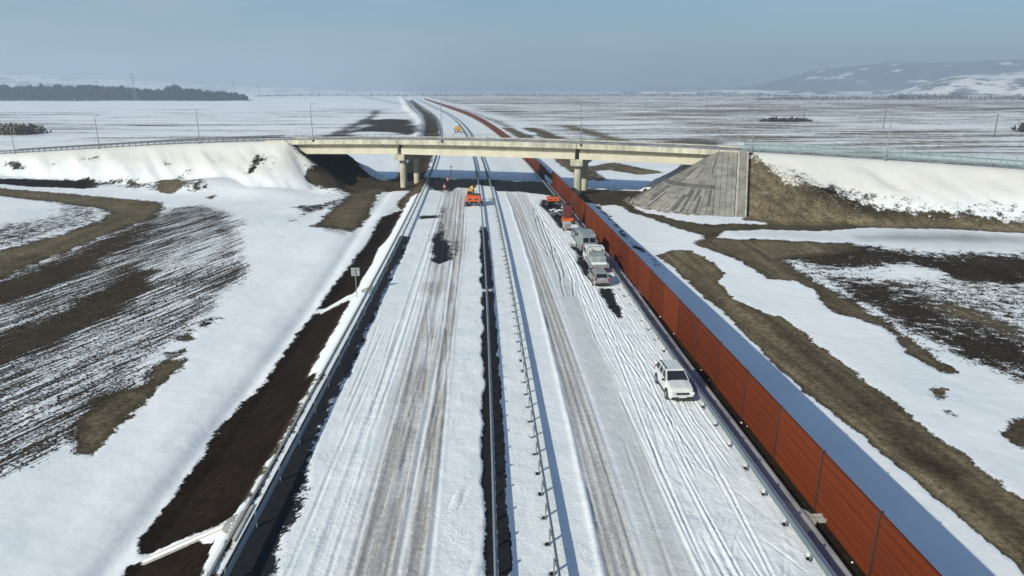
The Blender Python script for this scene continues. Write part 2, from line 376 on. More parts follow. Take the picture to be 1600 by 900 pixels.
# dark strips at the toe of the left ramp
pt([(-60, 279), (0, 279), (100, 279), (150, 280), (185, 282), (160, 292), (130, 295), (60, 293), (0, 288), (-60, 286)], .05, .0, 0, wob=1.2, wsc=.3)
pt([(150, 281), (330, 281), (345, 300), (300, 303), (190, 300), (150, 292)], .62, .3, 0, wob=2, wsc=.2, soft=1.5)
pt([(250, 282), (280, 278), (290, 284), (268, 302), (248, 300)], .1, .6, 0, wob=1, wsc=.4); pt([(318, 308), (332, 304), (343, 307), (328, 311)], .1, .5, 0, wob=.4)
pt([(382, 272), (396, 245), (408, 240), (412, 246), (396, 270), (388, 275)], .25, .0, 0, wob=.6, wsc=.6)
pt([(5, 252), (20, 250), (42, 262), (25, 266), (10, 262)], .2, .0, 0, wob=1.5, wsc=.5); pt([(70, 255), (95, 252), (98, 258), (75, 262)], .45, .0, 0, wob=1, wsc=.5)
pt([(255, 253), (270, 255), (272, 260), (262, 259)], .1, 0, 0, wob=.4); pt([(280, 272), (300, 262), (300, 266), (284, 273)], .2, 0, 0, wob=.4)
for q_ in ([(190, 283), (215, 281), (230, 290), (205, 292)], [(290, 279), (303, 277), (306, 286), (296, 288)], [(306, 290), (316, 288), (312, 298), (300, 298)], [(330, 252), (345, 250), (340, 256)], [(120, 245), (150, 243), (160, 250), (130, 252)], [(420, 262), (428, 258), (426, 270)]):
    pt(q_, .3, .2, 0, wob=1.2, wsc=.5, soft=.8)
pt([(380, 300), (440, 290), (500, 285), (520, 300), (470, 318), (420, 316)], .86, .2, .6, wob=1, soft=2)
# flat brown yard and streaks by the left pier
pt([(540, 302), (545, 306), (520, 325), (500, 347), (486, 354), (520, 358), (550, 362), (560, 357), (573, 344), (582, 325), (590, 305), (600, 300), (640, 296), (655, 285), (600, 284), (560, 292)], .0, .5, 0, wob=.6, wsc=.5)
pt([(470, 275), (500, 262), (560, 270), (620, 283), (600, 290), (560, 300), (530, 305), (500, 290)], .0, .25, 0, wob=.8, wsc=.4)
pt([(450, 322), (500, 318), (545, 306), (530, 318), (480, 338), (455, 345), (470, 332)], .40, .0, .3, wob=1.2, wsc=.35, soft=1)
pt([(490, 352), (550, 360), (545, 372), (500, 364)], .5, .0, 1, wob=.6, soft=1)
pt([(495, 300), (540, 290), (545, 303), (500, 316)], .62, .0, 0, wob=1, soft=1)
paint(X, Y, D, [tuple(bridge(t_, n_, 0).xy) for t_, n_ in ((TL - 1, -5.2), (TL + 8, -7.5), (TL + 20, -9), (TL + 22, 8), (TL + 8, 9), (TL - 1, 6.5))], [S, SOIL, FUR], [.08, .15, 0], .8, 1.0, .3)
# brown embankment slope, left of the motorway
pt([(644, 316), (641, 332), (625, 355), (612, 372), (592, 387), (585, 410), (575, 425), (566, 440), (560, 456), (545, 461), (497, 484), (495, 489), (550, 467), (556, 480), (547, 497), (532, 520), (512, 560), (487, 600), (447, 677), (417, 723), (387, 780), (363, 807), (333, 827), (300, 838), (267, 850), (218, 866), (219, 843), (273, 773), (310, 723), (347, 667), (380, 632), (413, 600), (440, 560), (464, 522), (480, 502), (495, 488), (498, 480), (510, 460), (525, 440), (550, 412), (560, 395), (575, 380), (583, 362), (592, 345), (598, 335), (625, 320)], .0, .0, 0, wob=.25, wsc=.7, soft=.3)
pt([(180, 920), (200, 887), (240, 870), (277, 857), (310, 847), (332, 848), (328, 863), (314, 897), (300, 930), (250, 960), (150, 950)], .0, .0, 0, wob=.15, wsc=1, soft=.1)
pt([(598, 336), (612, 330), (628, 323), (626, 328), (608, 336), (600, 338)], 1, 0, 0, wob=.1)
pt([(640, 300), (668, 284), (660, 300), (650, 320), (636, 322), (620, 316)], .0, .5, 0, wob=.5)
# beyond the bridge, left: dark slope, snow berm, bare strips
def band(s0, s1, u0, u1, s, soil=None, wob=.6, step=25, soft=.4, wsc=.3, fur=None):
    ss = np.arange(s0, s1 + 1, step); pl = [tuple(road(q, u0).xy) for q in ss] + [tuple(road(q, u1).xy) for q in ss[::-1]]
    fl = [S]; vl = [s]
    if soil is not None: fl.append(SOIL); vl.append(soil)
    if fur is not None: fl.append(FUR); vl.append(fur)
    paint(X, Y, D, pl, fl, vl, soft, wob, wsc)
band(165, 1500, -21.5, -13.9, .0, .15, wob=1.0)
band(165, 1500, -29, -22, .72, .1, wob=2.0)
pt([(500, 217), (535, 208), (575, 196), (620, 190), (655, 196), (660, 206), (640, 212), (600, 206), (560, 205), (520, 220)], .28, .1, .4, wob=4, wsc=.06, soft=3)
pt([(570, 188), (610, 186), (640, 187), (638, 193), (600, 195), (566, 194)], .15, .1, .4, wob=3, wsc=.06, soft=3)
pt([(500, 215), (520, 208), (560, 190), (580, 180), (586, 172), (592, 172), (588, 182), (566, 194), (524, 212), (505, 220)], .3, .1, 0, wob=2, wsc=.1, soft=2)
pt([(575, 150), (630, 158), (664, 180), (650, 178), (620, 164), (560, 152)], .55, .1, 0, wob=3, wsc=.05, soft=4)
# beyond the bridge, right: brown track strips beside the barrier
band(165, 1400, 16.0, 19.0, .1, .5, wob=.8); band(165, 1200, 19, 24, .9, .5, wob=1.2); band(165, 420, 24, 30, .05, .7, wob=1.5); band(240, 420, 36, 44, .15, .5, wob=3); band(420, 1200, 25, 33, .45, .5, wob=2)
pt([(884, 196), (920, 202), (960, 214), (1000, 225), (990, 230), (940, 216), (890, 202)], .3, .6, 0, wob=2, wsc=.1, soft=2)
pt([(1020, 222), (1080, 218), (1130, 222), (1125, 230), (1040, 228)], .35, .4, 0, wob=3, wsc=.08, soft=2)
pt([(910, 262), (960, 254), (1010, 264), (1040, 270), (1000, 274), (955, 266), (925, 268)], .12, .6, 0, wob=1.2, wsc=.2); pt([(905, 268), (935, 268), (955, 283), (925, 284)], .35, .3, 0, wob=1.2, wsc=.3)
# ---- right of the barrier
pt([(937, 312), (975, 298), (985, 300), (985, 318), (1000, 332), (960, 320), (945, 322)], .0, .35, 0, wob=.5)
pt([(980, 326), (1020, 334), (1060, 345), (1110, 352), (1165, 345), (1200, 340), (1260, 345), (1330, 350), (1480, 352), (1700, 358), (1700, 371), (1500, 360), (1360, 357), (1290, 362), (1200, 360), (1140, 362), (1110, 372), (1060, 358), (1020, 342), (985, 332)], .0, .35, 0, wob=.6)
pt([(1085, 340), (1200, 334), (1200, 352), (1165, 350), (1110, 348)], .95, .3, 0, wob=.6)
pt([(1166, 345), (1164, 246), (1180, 243), (1190, 262), (1215, 275), (1240, 290), (1300, 300), (1330, 318), (1400, 330), (1600, 342), (1700, 346), (1700, 362), (1330, 352), (1230, 350)], .0, .85, 0, wob=.8)
pt([(1245, 296), (1265, 289), (1300, 290), (1340, 298), (1376, 309), (1360, 316), (1300, 312), (1250, 305)], .0, .0, 0, wob=.6)
pt([(1300, 312), (1350, 316), (1450, 330), (1560, 340), (1460, 345), (1330, 335)], .05, .15, 0, wob=1.5, soft=1)
pt([(1192, 258), (1205, 262), (1214, 280), (1198, 272)], .15, .5, 0, wob=.8); pt([(1246, 276), (1258, 272), (1256, 277), (1248, 279)], .1, 0, 0, wob=.2)
pt([(1365, 308), (1420, 306), (1440, 312), (1400, 316), (1370, 314)], .45, .1, 0, wob=1.2, wsc=.4, soft=.8); pt([(1500, 321), (1540, 319), (1620, 322), (1600, 327), (1540, 327), (1505, 325)], .1, .0, 0, wob=.6)
pt([(1300, 292), (1400, 305), (1560, 318), (1700, 326), (1700, 346), (1400, 331), (1300, 312)], .64, .1, .5, wob=2, wsc=.2, soft=2)
pt([(1200, 250), (1240, 262), (1300, 286), (1260, 292), (1215, 275)], .55, .4, .3, wob=1.5, wsc=.4, soft=1.5)
# frozen pond strip
pt([(1140, 362), (1200, 360), (1290, 363), (1360, 357), (1500, 360), (1700, 372), (1700, 394), (1560, 391), (1470, 388), (1400, 383), (1330, 379), (1270, 375), (1200, 372), (1150, 370)], 1.0, 0, 0, .25, wob=.5)
pt([(1340, 370), (1400, 367), (1500, 366), (1600, 372), (1600, 379), (1500, 378), (1400, 376), (1350, 374)], 1.0, 0, 0, 1.0, wob=1.0, soft=1.2)
# field right of pond
pt([(1112, 372), (1200, 376), (1330, 382), (1470, 391), (1720, 396), (1720, 460), (1600, 440), (1500, 425), (1420, 420), (1330, 425), (1280, 425), (1215, 405), (1150, 395)], .27, .12, .5, wob=3, wsc=.15, soft=4)
pt([(1210, 405), (1300, 425), (1400, 435), (1500, 428), (1720, 450), (1720, 700), (1600, 610), (1520, 575), (1440, 535), (1380, 500), (1330, 472), (1280, 447)], .52, .10, .55, wob=3, wsc=.1, soft=2)
pt([(1335, 447), (1380, 452), (1440, 480), (1470, 505), (1480, 520), (1440, 510), (1400, 490), (1350, 465)], .25, .12, .4, wob=2.5, wsc=.25, soft=3)
pt([(1510, 535), (1560, 530), (1600, 550), (1620, 580), (1570, 565), (1520, 553)], .2, .1, .3, wob=2.5, wsc=.25, soft=3)
pt([(1460, 475), (1510, 475), (1560, 500), (1600, 520), (1600, 530), (1540, 505), (1480, 490)], .3, .6, .2, wob=1.2, wsc=.25, soft=1)
pt([(1450, 410), (1600, 415), (1600, 440), (1500, 435)], .18, .08, .4, wob=2, wsc=.2, soft=1)
# dirt strip across, and the dirt track
pt([(1112, 372), (1200, 375), (1330, 382), (1330, 392), (1240, 402), (1216, 405), (1250, 428), (1287, 450), (1305, 457), (1335, 477), (1375, 502), (1425, 532), (1467, 565), (1492, 580), (1480, 583), (1452, 571), (1417, 553), (1407, 526), (1375, 511), (1340, 498), (1300, 488), (1287, 478), (1270, 452), (1245, 440), (1200, 436), (1150, 405), (1080, 380)], .0, .55, 0, wob=.4)
pt([(1026, 399), (1050, 391), (1080, 392), (1108, 405), (1136, 428), (1122, 440), (1150, 468), (1200, 491), (1225, 495), (1241, 509), (1275, 535), (1320, 570), (1375, 612), (1420, 647), (1455, 675), (1520, 722), (1600, 785), (1760, 900), (1760, 1050), (1600, 900), (1510, 818), (1440, 760), (1340, 675), (1275, 627), (1240, 597), (1200, 560), (1130, 488), (1090, 455), (1060, 425)], .0, .62, 0, wob=.35, wsc=.6, soft=.15)
pt([(1215, 505), (1300, 575), (1400, 655), (1500, 740), (1600, 825), (1600, 855), (1480, 755), (1380, 665), (1290, 590), (1215, 520)], .0, .30, 0, wob=.2, soft=.4)
pt([(1390, 690), (1425, 700), (1500, 740), (1480, 750), (1420, 720)], .0, .12, 0, wob=.4, soft=.5)
pt([(1454, 612), (1462, 603), (1478, 608), (1484, 620), (1472, 627), (1460, 621)], .15, .5, 0, wob=.4); pt([(1550, 675), (1575, 655), (1620, 650), (1620, 710), (1580, 695)], .1, .4, 0, wob=.5, soft=.6)
pt([(1473, 637), (1490, 642), (1502, 654), (1490, 652), (1478, 645)], .2, .4, 0, wob=.3); pt([(1457, 573), (1480, 572), (1495, 582), (1470, 580)], .1, .4, 0, wob=.3)
# soil verge between channel and barrier, and the outer left verge
def vband(s0, s1, u0, u1, s, soil, wob=.2, step=6, soft=.12, wsc=.6): band(s0, s1, u0, u1, s, soil, wob, step, soft, wsc)
vband(12, 150, 13.0, 15.8, .0, .06, wob=.15)
vband(66, 150, 13.2, 15.0, .72, .3, wob=.5)
vband(12, 48, -13.9, -13.1, .50, .5, wob=.12); vband(48, 140, -15.1, -13.1, 1.0, .4, wob=.3)
# debris at the barrier foot on its shaded side
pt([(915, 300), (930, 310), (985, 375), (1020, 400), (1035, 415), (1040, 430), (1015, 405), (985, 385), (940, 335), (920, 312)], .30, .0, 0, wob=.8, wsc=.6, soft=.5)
SOIL = np.where((FUR > .5) & (SOIL < .16) & (D < 140), .16, SOIL)
S = np.clip(S, -.2, 1.2)
# snow layer thickness and furrows
Z = Z + .06 * (S > .5)
def lvec(a, b):
    p = Vector(G(*a)); q = Vector(G(*b)); return math.atan2(q.y - p.y, q.x - p.x)
FL = lvec((0, 597), (350, 455)); FR = lvec((1462, 457), (1600, 475))

TRK = lvec((1240, 597), (1560, 865))
def ground_mat():
    k = NT('snowy_ground'); P = k.n('ShaderNodeNewGeometry').outputs['Position']
    s = k.attr('snow'); soil = k.attr('soil'); fur = k.attr('furrow'); ice = k.attr('ice')
    iso = k.noise(P, .9, 8, .68); isof = k.noise(P, 5.0, 4, .6)
    sx = k.n('ShaderNodeSeparateXYZ', {'Vector': P}).outputs
    lv = k.mapv(P, -FL, (.10, 2.0, 1)); rv = k.mapv(P, -FR, (.3, .9, 1))
    left = k.rng(sx[0], -2, 2)
    strn = k.mixf(left, k.noise(lv, 1.0, 9, .80), k.noise(rv, 1.0, 9, .80))
    lv2 = k.mapv(P, -FL + .06, (.35, 3.4, 1)); strn = k.mixf(k.mixf(left, .22, .30), strn, k.mixf(left, k.noise(lv2, 1.0, 6, .7), k.noise(k.mapv(P, -FR - .5, (.5, 1.6, 1)), 1.0, 7, .75)))
    n = k.mixf(fur, iso, strn)
    n = k.mixf(k.mixf(fur, .30, .26), n, isof)
    # contrast-stretched noise against the cover value
    amp = k.math('MULTIPLY', k.math('SUBTRACT', n, .5), 3.0)
    v = k.math('ADD', s, k.math('MULTIPLY', amp, k.mixf(fur, .60, 1.15)))
    m = k.rng(v, .43, .57, smooth=True)
    dirt = k.mix(k.rng(soil, 0, .65), (.0145, .0100, .0070), (.122, .100, .062))
    dirt = k.mix(k.rng(soil, .65, 1.0), dirt, (.135, .104, .062))
    tx = k.math('MULTIPLY', k.rng(k.noise(P, 2.3, 8, .7), .28, .72, .32, 1.75), k.rng(k.noise(P, .25, 4, .6), .3, .7, .75, 1.3))
    tx = k.math('MULTIPLY', tx, k.mixf(k.math('MULTIPLY', left, k.rng(soil, .3, .6)), 1.0, k.rng(k.noise(k.mapv(P, -TRK, (.02, .9, 1)), 1.0, 5, .6), .35, .65, .6, 1.5)))
    dirt = k.n('ShaderNodeVectorMath', {0: dirt, 1: k.n('ShaderNodeCombineXYZ', {0: tx, 1: tx, 2: tx}).outputs[0]}, operation='MULTIPLY').outputs[0]
    big = k.rng(k.noise(P, .07, 5, .6), .35, .65)
    snow = k.mix(big, (.69, .735, .74), (.78, .80, .795))
    snow = k.mix(k.rng(k.noise(k.mapv(P, 0.05, (.5, .06, 1)), 1.0, 4, .6), .45, .8, 0, .25), snow, (.68, .73, .76))
    snow = k.mix(k.rng(sx[2], 0.0, 4.0, 0, .9), snow, k.mix(k.rng(k.noise(P, .18, 6, .65), .35, .68), (.58, .565, .50), (.52, .525, .51)))  # yellowish ramp snow, its colour darkened with height to curb glare on sunlit slopes
    snow = k.mix(ice, snow, (.25, .285, .285))
    colr = k.mix(m, dirt, snow)
    k.put(k.b.inputs['Base Color'], colr)
    k.put(k.b.inputs['Roughness'], k.mixf(m, .95, k.mixf(ice, .65, .35)))
    k.put(k.b.inputs['Specular IOR Level'], k.mixf(m, .02, .3))
    hb = k.math('ADD', k.math('MULTIPLY', k.noise(P, .8, 6, .5), .10), k.math('MULTIPLY', m, .07))
    bp = k.n('ShaderNodeBump', {'Height': hb, 'Strength': .75, 'Distance': 1.0})
    k.put(k.b.inputs['Normal'], bp.outputs[0])
    return k.m
M['ground'] = ground_mat()
nr, na = X.shape
idx = np.arange(nr * na).reshape(nr, na)
F = np.stack([idx[:-1, :-1], idx[1:, :-1], idx[1:, 1:], idx[:-1, 1:]], -1).reshape(-1, 4)[:, ::-1]
g = np_mesh('ground', np.stack([X, Y, Z], -1).reshape(-1, 3), F, {'snow': S, 'soil': SOIL, 'furrow': FUR, 'ice': ICE}, M['ground'])
tag(g, 'snow covered plain with bare brown soil patches and ploughed furrows', None, None, 'structure')

# ------------------------------------------------------------------ motorway surface
us = np.concatenate([np.arange(-13.1, 7.3, .1), np.arange(7.3, 13.25, .06)])
ss = [13.0]
while ss[-1] < 2150: ss.append(ss[-1] + max(.12, .0052 * ss[-1]))
ss = np.array(ss)
UU, SS = np.meshgrid(us, ss)
kk = dcl(SS); nn = np.sqrt(1 + kk * kk); RX = cl(SS) + UU / nn; RY = SS - UU * kk / nn
RS = np.ones(UU.shape); SL = np.zeros(UU.shape); RI = np.zeros(UU.shape); RH = np.zeros(UU.shape)
wv = lambda seed, sc=.03: (fbm(SS * sc, SS * 0 + seed, seed, 3) - .5)
def uband(a, b, e=.25): return sst(a - e, a + e, UU) * (1 - sst(b - e, b + e, UU))
near = 1 - sst(125, 150, SS)
# bare asphalt along the left kerb
edge = -11.45 + 1.0 * (1 - sst(22, 40, SS)) + .5 * wv(5, .25) + .35 * (fbm(UU * 1.5, SS * .8, 9, 3) - .5) * 2
edge = edge + .0
edge = np.where(SS > 96, -13.0, edge)
RS -= (1 - sst(-1.3, .9, UU - edge)) * (SS < 97) * 1.0
# bare asphalt round the left median rail
me0 = -1.75 + .30 * (fbm(SS * .5, SS * 0, 14, 3) - .5) * 2; me1 = -.62 + .16 * (fbm(SS * .7, SS * 0, 15, 3) - .5) * 2
mm = .93 * sst(-.28, .2, UU - me0) * (1 - sst(-.15, .25, UU - me1)) * (1 - sst(95, 110, SS))
mm *= 1 - .5 * sst(.84, .90, vnoise(SS * .25, SS * 0 + 3, 71))
RS -= mm
# left carriageway: brown track band
slu = np.clip(uband(-7.3, -5.7, .3) * .75 + uband(-5.2, -4.3, .25) * .8 + uband(-9.35, -8.75, .2) * .15, 0, 1) * (.35 + .9 * fbm(UU * .8, SS * .05, 61, 3)) * near
slu = slu * (.5 + .95 * sst(.3, .7, fbm(UU * 2.5, SS * .35, 62, 3)))
SL += slu * (1 - .4 * sst(30, 70, SS)) + .62 * uband(-8.1, -4.0, .4) * near * fbm(UU, SS * .05, 64)
# right carriageway: rutted brown band, then polished grey ice
r0 = 3.35 + .7 * sst(20, 60, SS) + .5 * wv(22, .06)
ru = UU - r0
SL += .95 * sst(-.1, .15, ru) * (1 - sst(1.0, 2.2, ru)) * (.4 + .8 * fbm(UU * 1.2, SS * .04, 66, 3)) * near
RI += sst(1.7, 2.3, ru) * (1 - sst(3.6, 4.3, ru)) * near * .85
SL += .25 * sst(1.9, 2.4, ru) * (1 - sst(3.6, 4.3, ru)) * near * sst(.45, .7, fbm(UU * .5, SS * .12, 81, 3))
ridge = lambda c, wd, hh: hh * np.exp(-((UU - c) / wd) ** 2)
RH += near * (ridge(r0 - .15, .14, .10) * (.4 + .9 * fbm(SS * .5, UU * .5, 141, 3)) + .03 * np.sin(UU * 14 + 6 * wv(31, .02)) * sst(-.1, .2, ru) * (1 - sst(1.4, 2.2, ru)))
for i in range(12):   # stray tracks wandering across the lanes
    s0 = random.uniform(14, 90); L = random.uniform(15, 40); a_ = random.choice([(-11, -3.5), (6.0, 9.5)]); u0 = random.uniform(*a_); u1 = min(a_[1], max(a_[0], u0 + random.uniform(-2.5, 2.5)))
    STRAY = globals().setdefault('STRAY', []); STRAY.append((s0, L, u0, u1))
RH -= near * sst(-.1, .2, ru) * (1 - sst(3.6, 4.2, ru)) * .06
# lengthwise wheel tracks on the left carriageway
for c, wd, dp, sd_ in ((-9.05, .26, .055, 1), (-8.35, .09, .045, 2), (-7.65, .10, .06, 3), (-6.85, .22, .05, 4), (-6.1, .25, .05, 5), (-5.45, .12, .06, 6), (-4.75, .25, .06, 7), (-4.15, .10, .05, 8)):
    cc = c + .55 * wv(sd_ * 7, .018) + .9 * sst(100, 60, SS) * 0 + (.05 * (SS - 20) * .08 if sd_ < 3 else 0)
    q = np.abs(UU - cc)
    RH += near * .6 * (-dp * (1 - sst(wd * .6, wd, q)) + dp * .8 * np.exp(-((q - wd - .09) / .08) ** 2))
    tread = .5 + .5 * np.sign(np.sin(SS * 22))
    RH += near * .022 * tread * (1 - sst(wd * .5, wd * .9, q)) * (SS < 45)
# criss-crossing tyre tracks on the right shoulder
def track(pts, wd=.11, dp=.055, sl=0.0):
    pts = np.array(pts); s_ = np.linspace(pts[0, 1], pts[-1, 1], 60); u_ = np.interp(s_, pts[:, 1], pts[:, 0])
    kern = np.ones(9) / 9; up = np.pad(u_, 4, mode='edge'); u_ = np.convolve(up, kern, 'valid')
    lo, hi = s_.min(), s_.max(); a = np.searchsorted(ss, lo); b = np.searchsorted(ss, hi)
    if b <= a: return
    uc = np.interp(ss[a:b], s_, u_); sl_ = np.gradient(uc, ss[a:b]) if b - a > 1 else uc * 0
    q = np.abs(UU[a:b] - uc[:, None]) / np.sqrt(1 + sl_ ** 2)[:, None]
    fd = (np.clip((ss[a:b] - lo) / 1.5, 0, 1) * np.clip((hi - ss[a:b]) / 1.5, 0, 1))[:, None]
    RH[a:b] += fd * (-dp * (1 - sst(wd * .6, wd, q)) + dp * .9 * np.exp(-((q - wd - .05) / .05) ** 2)); SL[a:b] += sl * fd * (1 - sst(wd * .6, wd, q))
for i in range(20):
    s0 = random.uniform(6, 60); L = random.uniform(14, 40); u0 = random.uniform(7.6, 10.9); u1 = min(11.0, max(7.5, u0 + random.uniform(-2.6, 2.6)))
    um = (u0 + u1) / 2 + random.uniform(-.8, .8); dp_ = random.uniform(.012, .04)
    for o_ in (0, 1.5):
        if max(u0, u1, um) + o_ < 12.4: track([(u0 + o_, s0), (um + o_, s0 + L / 2), (u1 + o_, s0 + L)], random.choice([.06, .08, .10]), dp_)
for i in range(85):
    s0 = random.uniform(14, 62); u0 = random.uniform(7.4, 10.2); L = random.uniform(1.8, 5); du = random.uniform(1.5, 3.6) * random.choice([-1, 1]); u0 = u0 if du > 0 else u0 + 2.4
    if 7.2 < u0 + du < 12.3: track([(u0, s0), (u0 + du * .35, s0 + L * .45), (u0 + du, s0 + L)], .07, random.uniform(.012, .03))
for i in range(16):
    s0 = random.uniform(62, 118); L = random.uniform(12, 40); u0 = random.uniform(6.3, 9.2); u1 = u0 + random.uniform(-1.5, 1.2)
    track([(u0, s0), ((u0 + u1) / 2 + random.uniform(-.4, .4), s0 + L / 2), (u1, s0 + L)], .13, .07)
for pts in ([(3.1, 24.5), (2.3, 25.6)], [(3.4, 27.5), (2.9, 28.6)], [(-2.4, 24), (-1.9, 26)], [(-3.4, 29), (-2.9, 31.5)]): track(pts, .22, -.06)
for s0, L, u0, u1 in STRAY:
    for o_ in (0, 1.5): track([(u0 + o_, s0), (u0 * .7 + u1 * .3 + o_, s0 + L * .5), (u1 + o_, s0 + L)], .09, .035)
# the shoulder is churned all over
ch = sst(7.3, 8.0, UU) * (1 - sst(12.2, 12.8, UU)) * (1 - sst(110, 130, SS))
RH += ch * (.045 * (fbm(UU * 2.2, SS * 1.6, 90, 3) - .5) + .035 * (vnoise(UU * 5, SS * 3, 91) - .5) * sst(.35, .6, vnoise(UU * .5, SS * .2, 92))); SL += ch * .12 * fbm(UU * .6, SS * .2, 93)
# footprints and lumps
RH += .035 * (fbm(UU * .6, SS * .5, 95, 4) - .5) + .02 * np.clip(sst(.78, .9, vnoise(UU * 2.4, SS * 1.6, 97)), 0, 1) * uband(-3.9, -2.2, .5)
def rp(pts, s=None, sl=None, ice=None, wob=.25, wsc=.7, soft=.15):
    fl = []; vl = []
    for f, v in ((RS, s), (SL, sl), (RI, ice)):
        if v is not None: fl.append(f); vl.append(v)
    paint(RX, RY, SS, [tuple(at(*p).xy) for p in pts], fl, vl, soft, wob, wsc)
rp([(676, 410), (674, 375), (690, 352), (702, 360), (704, 405), (690, 413)], .0, wob=.6)
rp([(700, 370), (726, 372), (724, 400), (705, 408), (700, 400)], .42, .9, wob=.5, soft=.8)
rp([(666, 455), (668, 444), (686, 443), (686, 455), (676, 460)], .62, 1.0, wob=.2, soft=.6)
rp([(687, 356), (688, 322), (694, 300), (706, 292), (712, 296), (704, 318), (698, 335), (697, 356)], .05, wob=.5)
rp([(655, 338), (685, 336), (686, 341), (655, 343)], .1, wob=.3)
rp([(700, 300), (720, 296), (722, 310), (706, 330), (700, 350), (715, 350), (716, 376), (690, 376), (690, 340)], .75, .8, wob=.5, soft=1)
# under the bridge the asphalt stayed bare
ub = [tuple(bridge(t, n, 0).xy) for t, n in ((-40, -9.5), (-12, -8.0), (-4, -10.5), (3, -11), (10, -13), (24, -14), (30, 5.0), (-40, 6.0))]
paint(RX, RY, SS, ub, [RS, SL], [.0, .15], .3, 1.6, .35)
paint(X, Y, D, ub, [S, SOIL], [.0, .25], .3, 1.6, .35)
rp([(745, 289), (772, 292), (775, 312), (760, 330), (742, 330), (735, 305)], 1.0, .1, wob=.6)
rp([(640, 285), (668, 280), (690, 300), (700, 310), (700, 322), (650, 330)], .72, .2, wob=1.2, soft=1.5)
rp([(668, 284), (690, 288), (700, 296), (690, 300), (672, 296)], .25, .3, wob=.8)
# bare strip left of the parked queue
for q_ in ([(845, 322), (862, 337), (872, 352), (884, 364), (892, 362), (888, 342), (878, 326), (866, 317), (848, 312)], [(888, 368), (896, 370), (908, 384), (919, 392), (917, 403), (904, 399), (894, 386)],
           [(904, 402), (915, 403), (924, 415), (934, 432), (940, 448), (926, 442), (911, 426), (903, 411)], [(936, 452), (958, 452), (962, 470), (972, 485), (970, 498), (955, 487), (944, 470)]): rp(q_, -.1, .0, wob=.25, soft=.2)
rp([(880, 358), (897, 362), (915, 392), (905, 388), (890, 376)], 1.0, .1, wob=.2)
# melt hollows at the guardrail posts
for u_, st_, sg_ in ((1.2, 2, -1), (12.65, 2.5, -1)):
    ph = (SS - 12.6) / st_; q = np.hypot((SS - 12.6) - np.round(ph) * st_, UU - u_ - sg_ * .05)
    RS -= (1 - sst(.08, .24, q)) * near * .95
RS = np.clip(RS, -.2, 1.2); SL = np.clip(SL, 0, 1)
RH = RH + (sst(.3, .75, RS)) * (.10 + .03 * fbm(UU * .4, SS * .15, 55))
RH = RH * (1 - sst(200, 420, SS)) + .1 * sst(200, 420, SS)
# beyond the bridge: faint lanes
RI += (1 - near) * .35 * (uband(-9, -4, 1.2) + uband(3.5, 8.5, 1.2)) * fbm(UU * .8, SS * .01, 77)
RS -= (1 - near) * (uband(-13, -12.4, .1) * .9 + uband(-1.5, -.9, .1) * .8 + uband(.9, 1.5, .1) * .6) * sst(150, 165, SS)
def road_mat():
    k = NT('snowy_asphalt'); uv = k.n('ShaderNodeCombineXYZ', {0: k.attr('u'), 1: k.attr('s'), 2: 0.0}).outputs[0]
    s = k.attr('snow'); sl = k.attr('slush'); ice = k.attr('ice')
    iso = k.noise(uv, 1.6, 8, .7); strk = k.mixf(.35, k.noise(k.mapv(uv, 0, (9, .10, 1)), 1.0, 8, .75), k.noise(uv, 3.5, 7, .75))
    fine = k.noise(uv, 5.0, 5, .65)
    v = k.math('ADD', s, k.math('MULTIPLY', k.math('SUBTRACT', k.mixf(.45, iso, fine), .5), 2.1)); m = k.rng(v, .44, .56, smooth=True)
    asp = k.mix(k.rng(k.noise(uv, 3, 6, .6), .3, .7), (.010, .011, .014), (.024, .024, .026))
    sn = k.mix(k.rng(k.noise(uv, .35, 5, .6), .35, .65), (.68, .73, .735), (.77, .795, .79))
    icec = k.mix(k.rng(k.mixf(.5, strk, iso), .3, .7), (.42, .44, .42), (.66, .685, .67))
    sn = k.mix(ice, sn, icec)
    slc = k.mix(k.rng(strk, .35, .62), (.20, .178, .145), (.60, .59, .555))
    f = k.rng(k.math('MULTIPLY', sl, k.rng(strk, .25, .7, 1.5, .5)), .10, .75)
    sn = k.mix(f, sn, slc)
    k.put(k.b.inputs['Base Color'], k.mix(m, asp, sn)); k.put(k.b.inputs['Roughness'], k.mixf(m, .75, k.mixf(ice, .6, .38)))
    k.put(k.b.inputs['Specular IOR Level'], k.mixf(m, .10, .3))
    h = k.math('ADD', k.math('ADD', k.math('MULTIPLY', k.math('MULTIPLY', k.noise(uv, 5.5, 6, .65), k.rng(k.noise(uv, .45, 3, .5), .35, .65, .25, 1.3)), .060), k.math('MULTIPLY', k.noise(uv, 1.1, 4, .5), .09)), k.math('MULTIPLY', m, .05))
    h = k.math('ADD', h, k.math('MULTIPLY', k.math('MULTIPLY', strk, sl), .09))
    k.put(k.b.inputs['Normal'], k.n('ShaderNodeBump', {'Height': h, 'Strength': .8, 'Distance': 1.0}).outputs[0])
    return k.m
M['road'] = road_mat()
nr, na = UU.shape; idx = np.arange(nr * na).reshape(nr, na)
F = np.stack([idx[:-1, :-1], idx[:-1, 1:], idx[1:, 1:], idx[1:, :-1]], -1).reshape(-1, 4)
o = np_mesh('motorway', np.stack([RX, RY, RH], -1).reshape(-1, 3), F, {'snow': RS, 'slush': SL, 'ice': RI, 'u': UU, 's': SS}, M['road'])
tag(o, 'snow covered motorway with rutted brown wheel tracks', None, None, 'structure')
g.data.attributes['snow'].data.foreach_set('value', np.clip(S, -.2, 1.2).astype(np.float32).ravel())
g.data.attributes['soil'].data.foreach_set('value', SOIL.astype(np.float32).ravel())

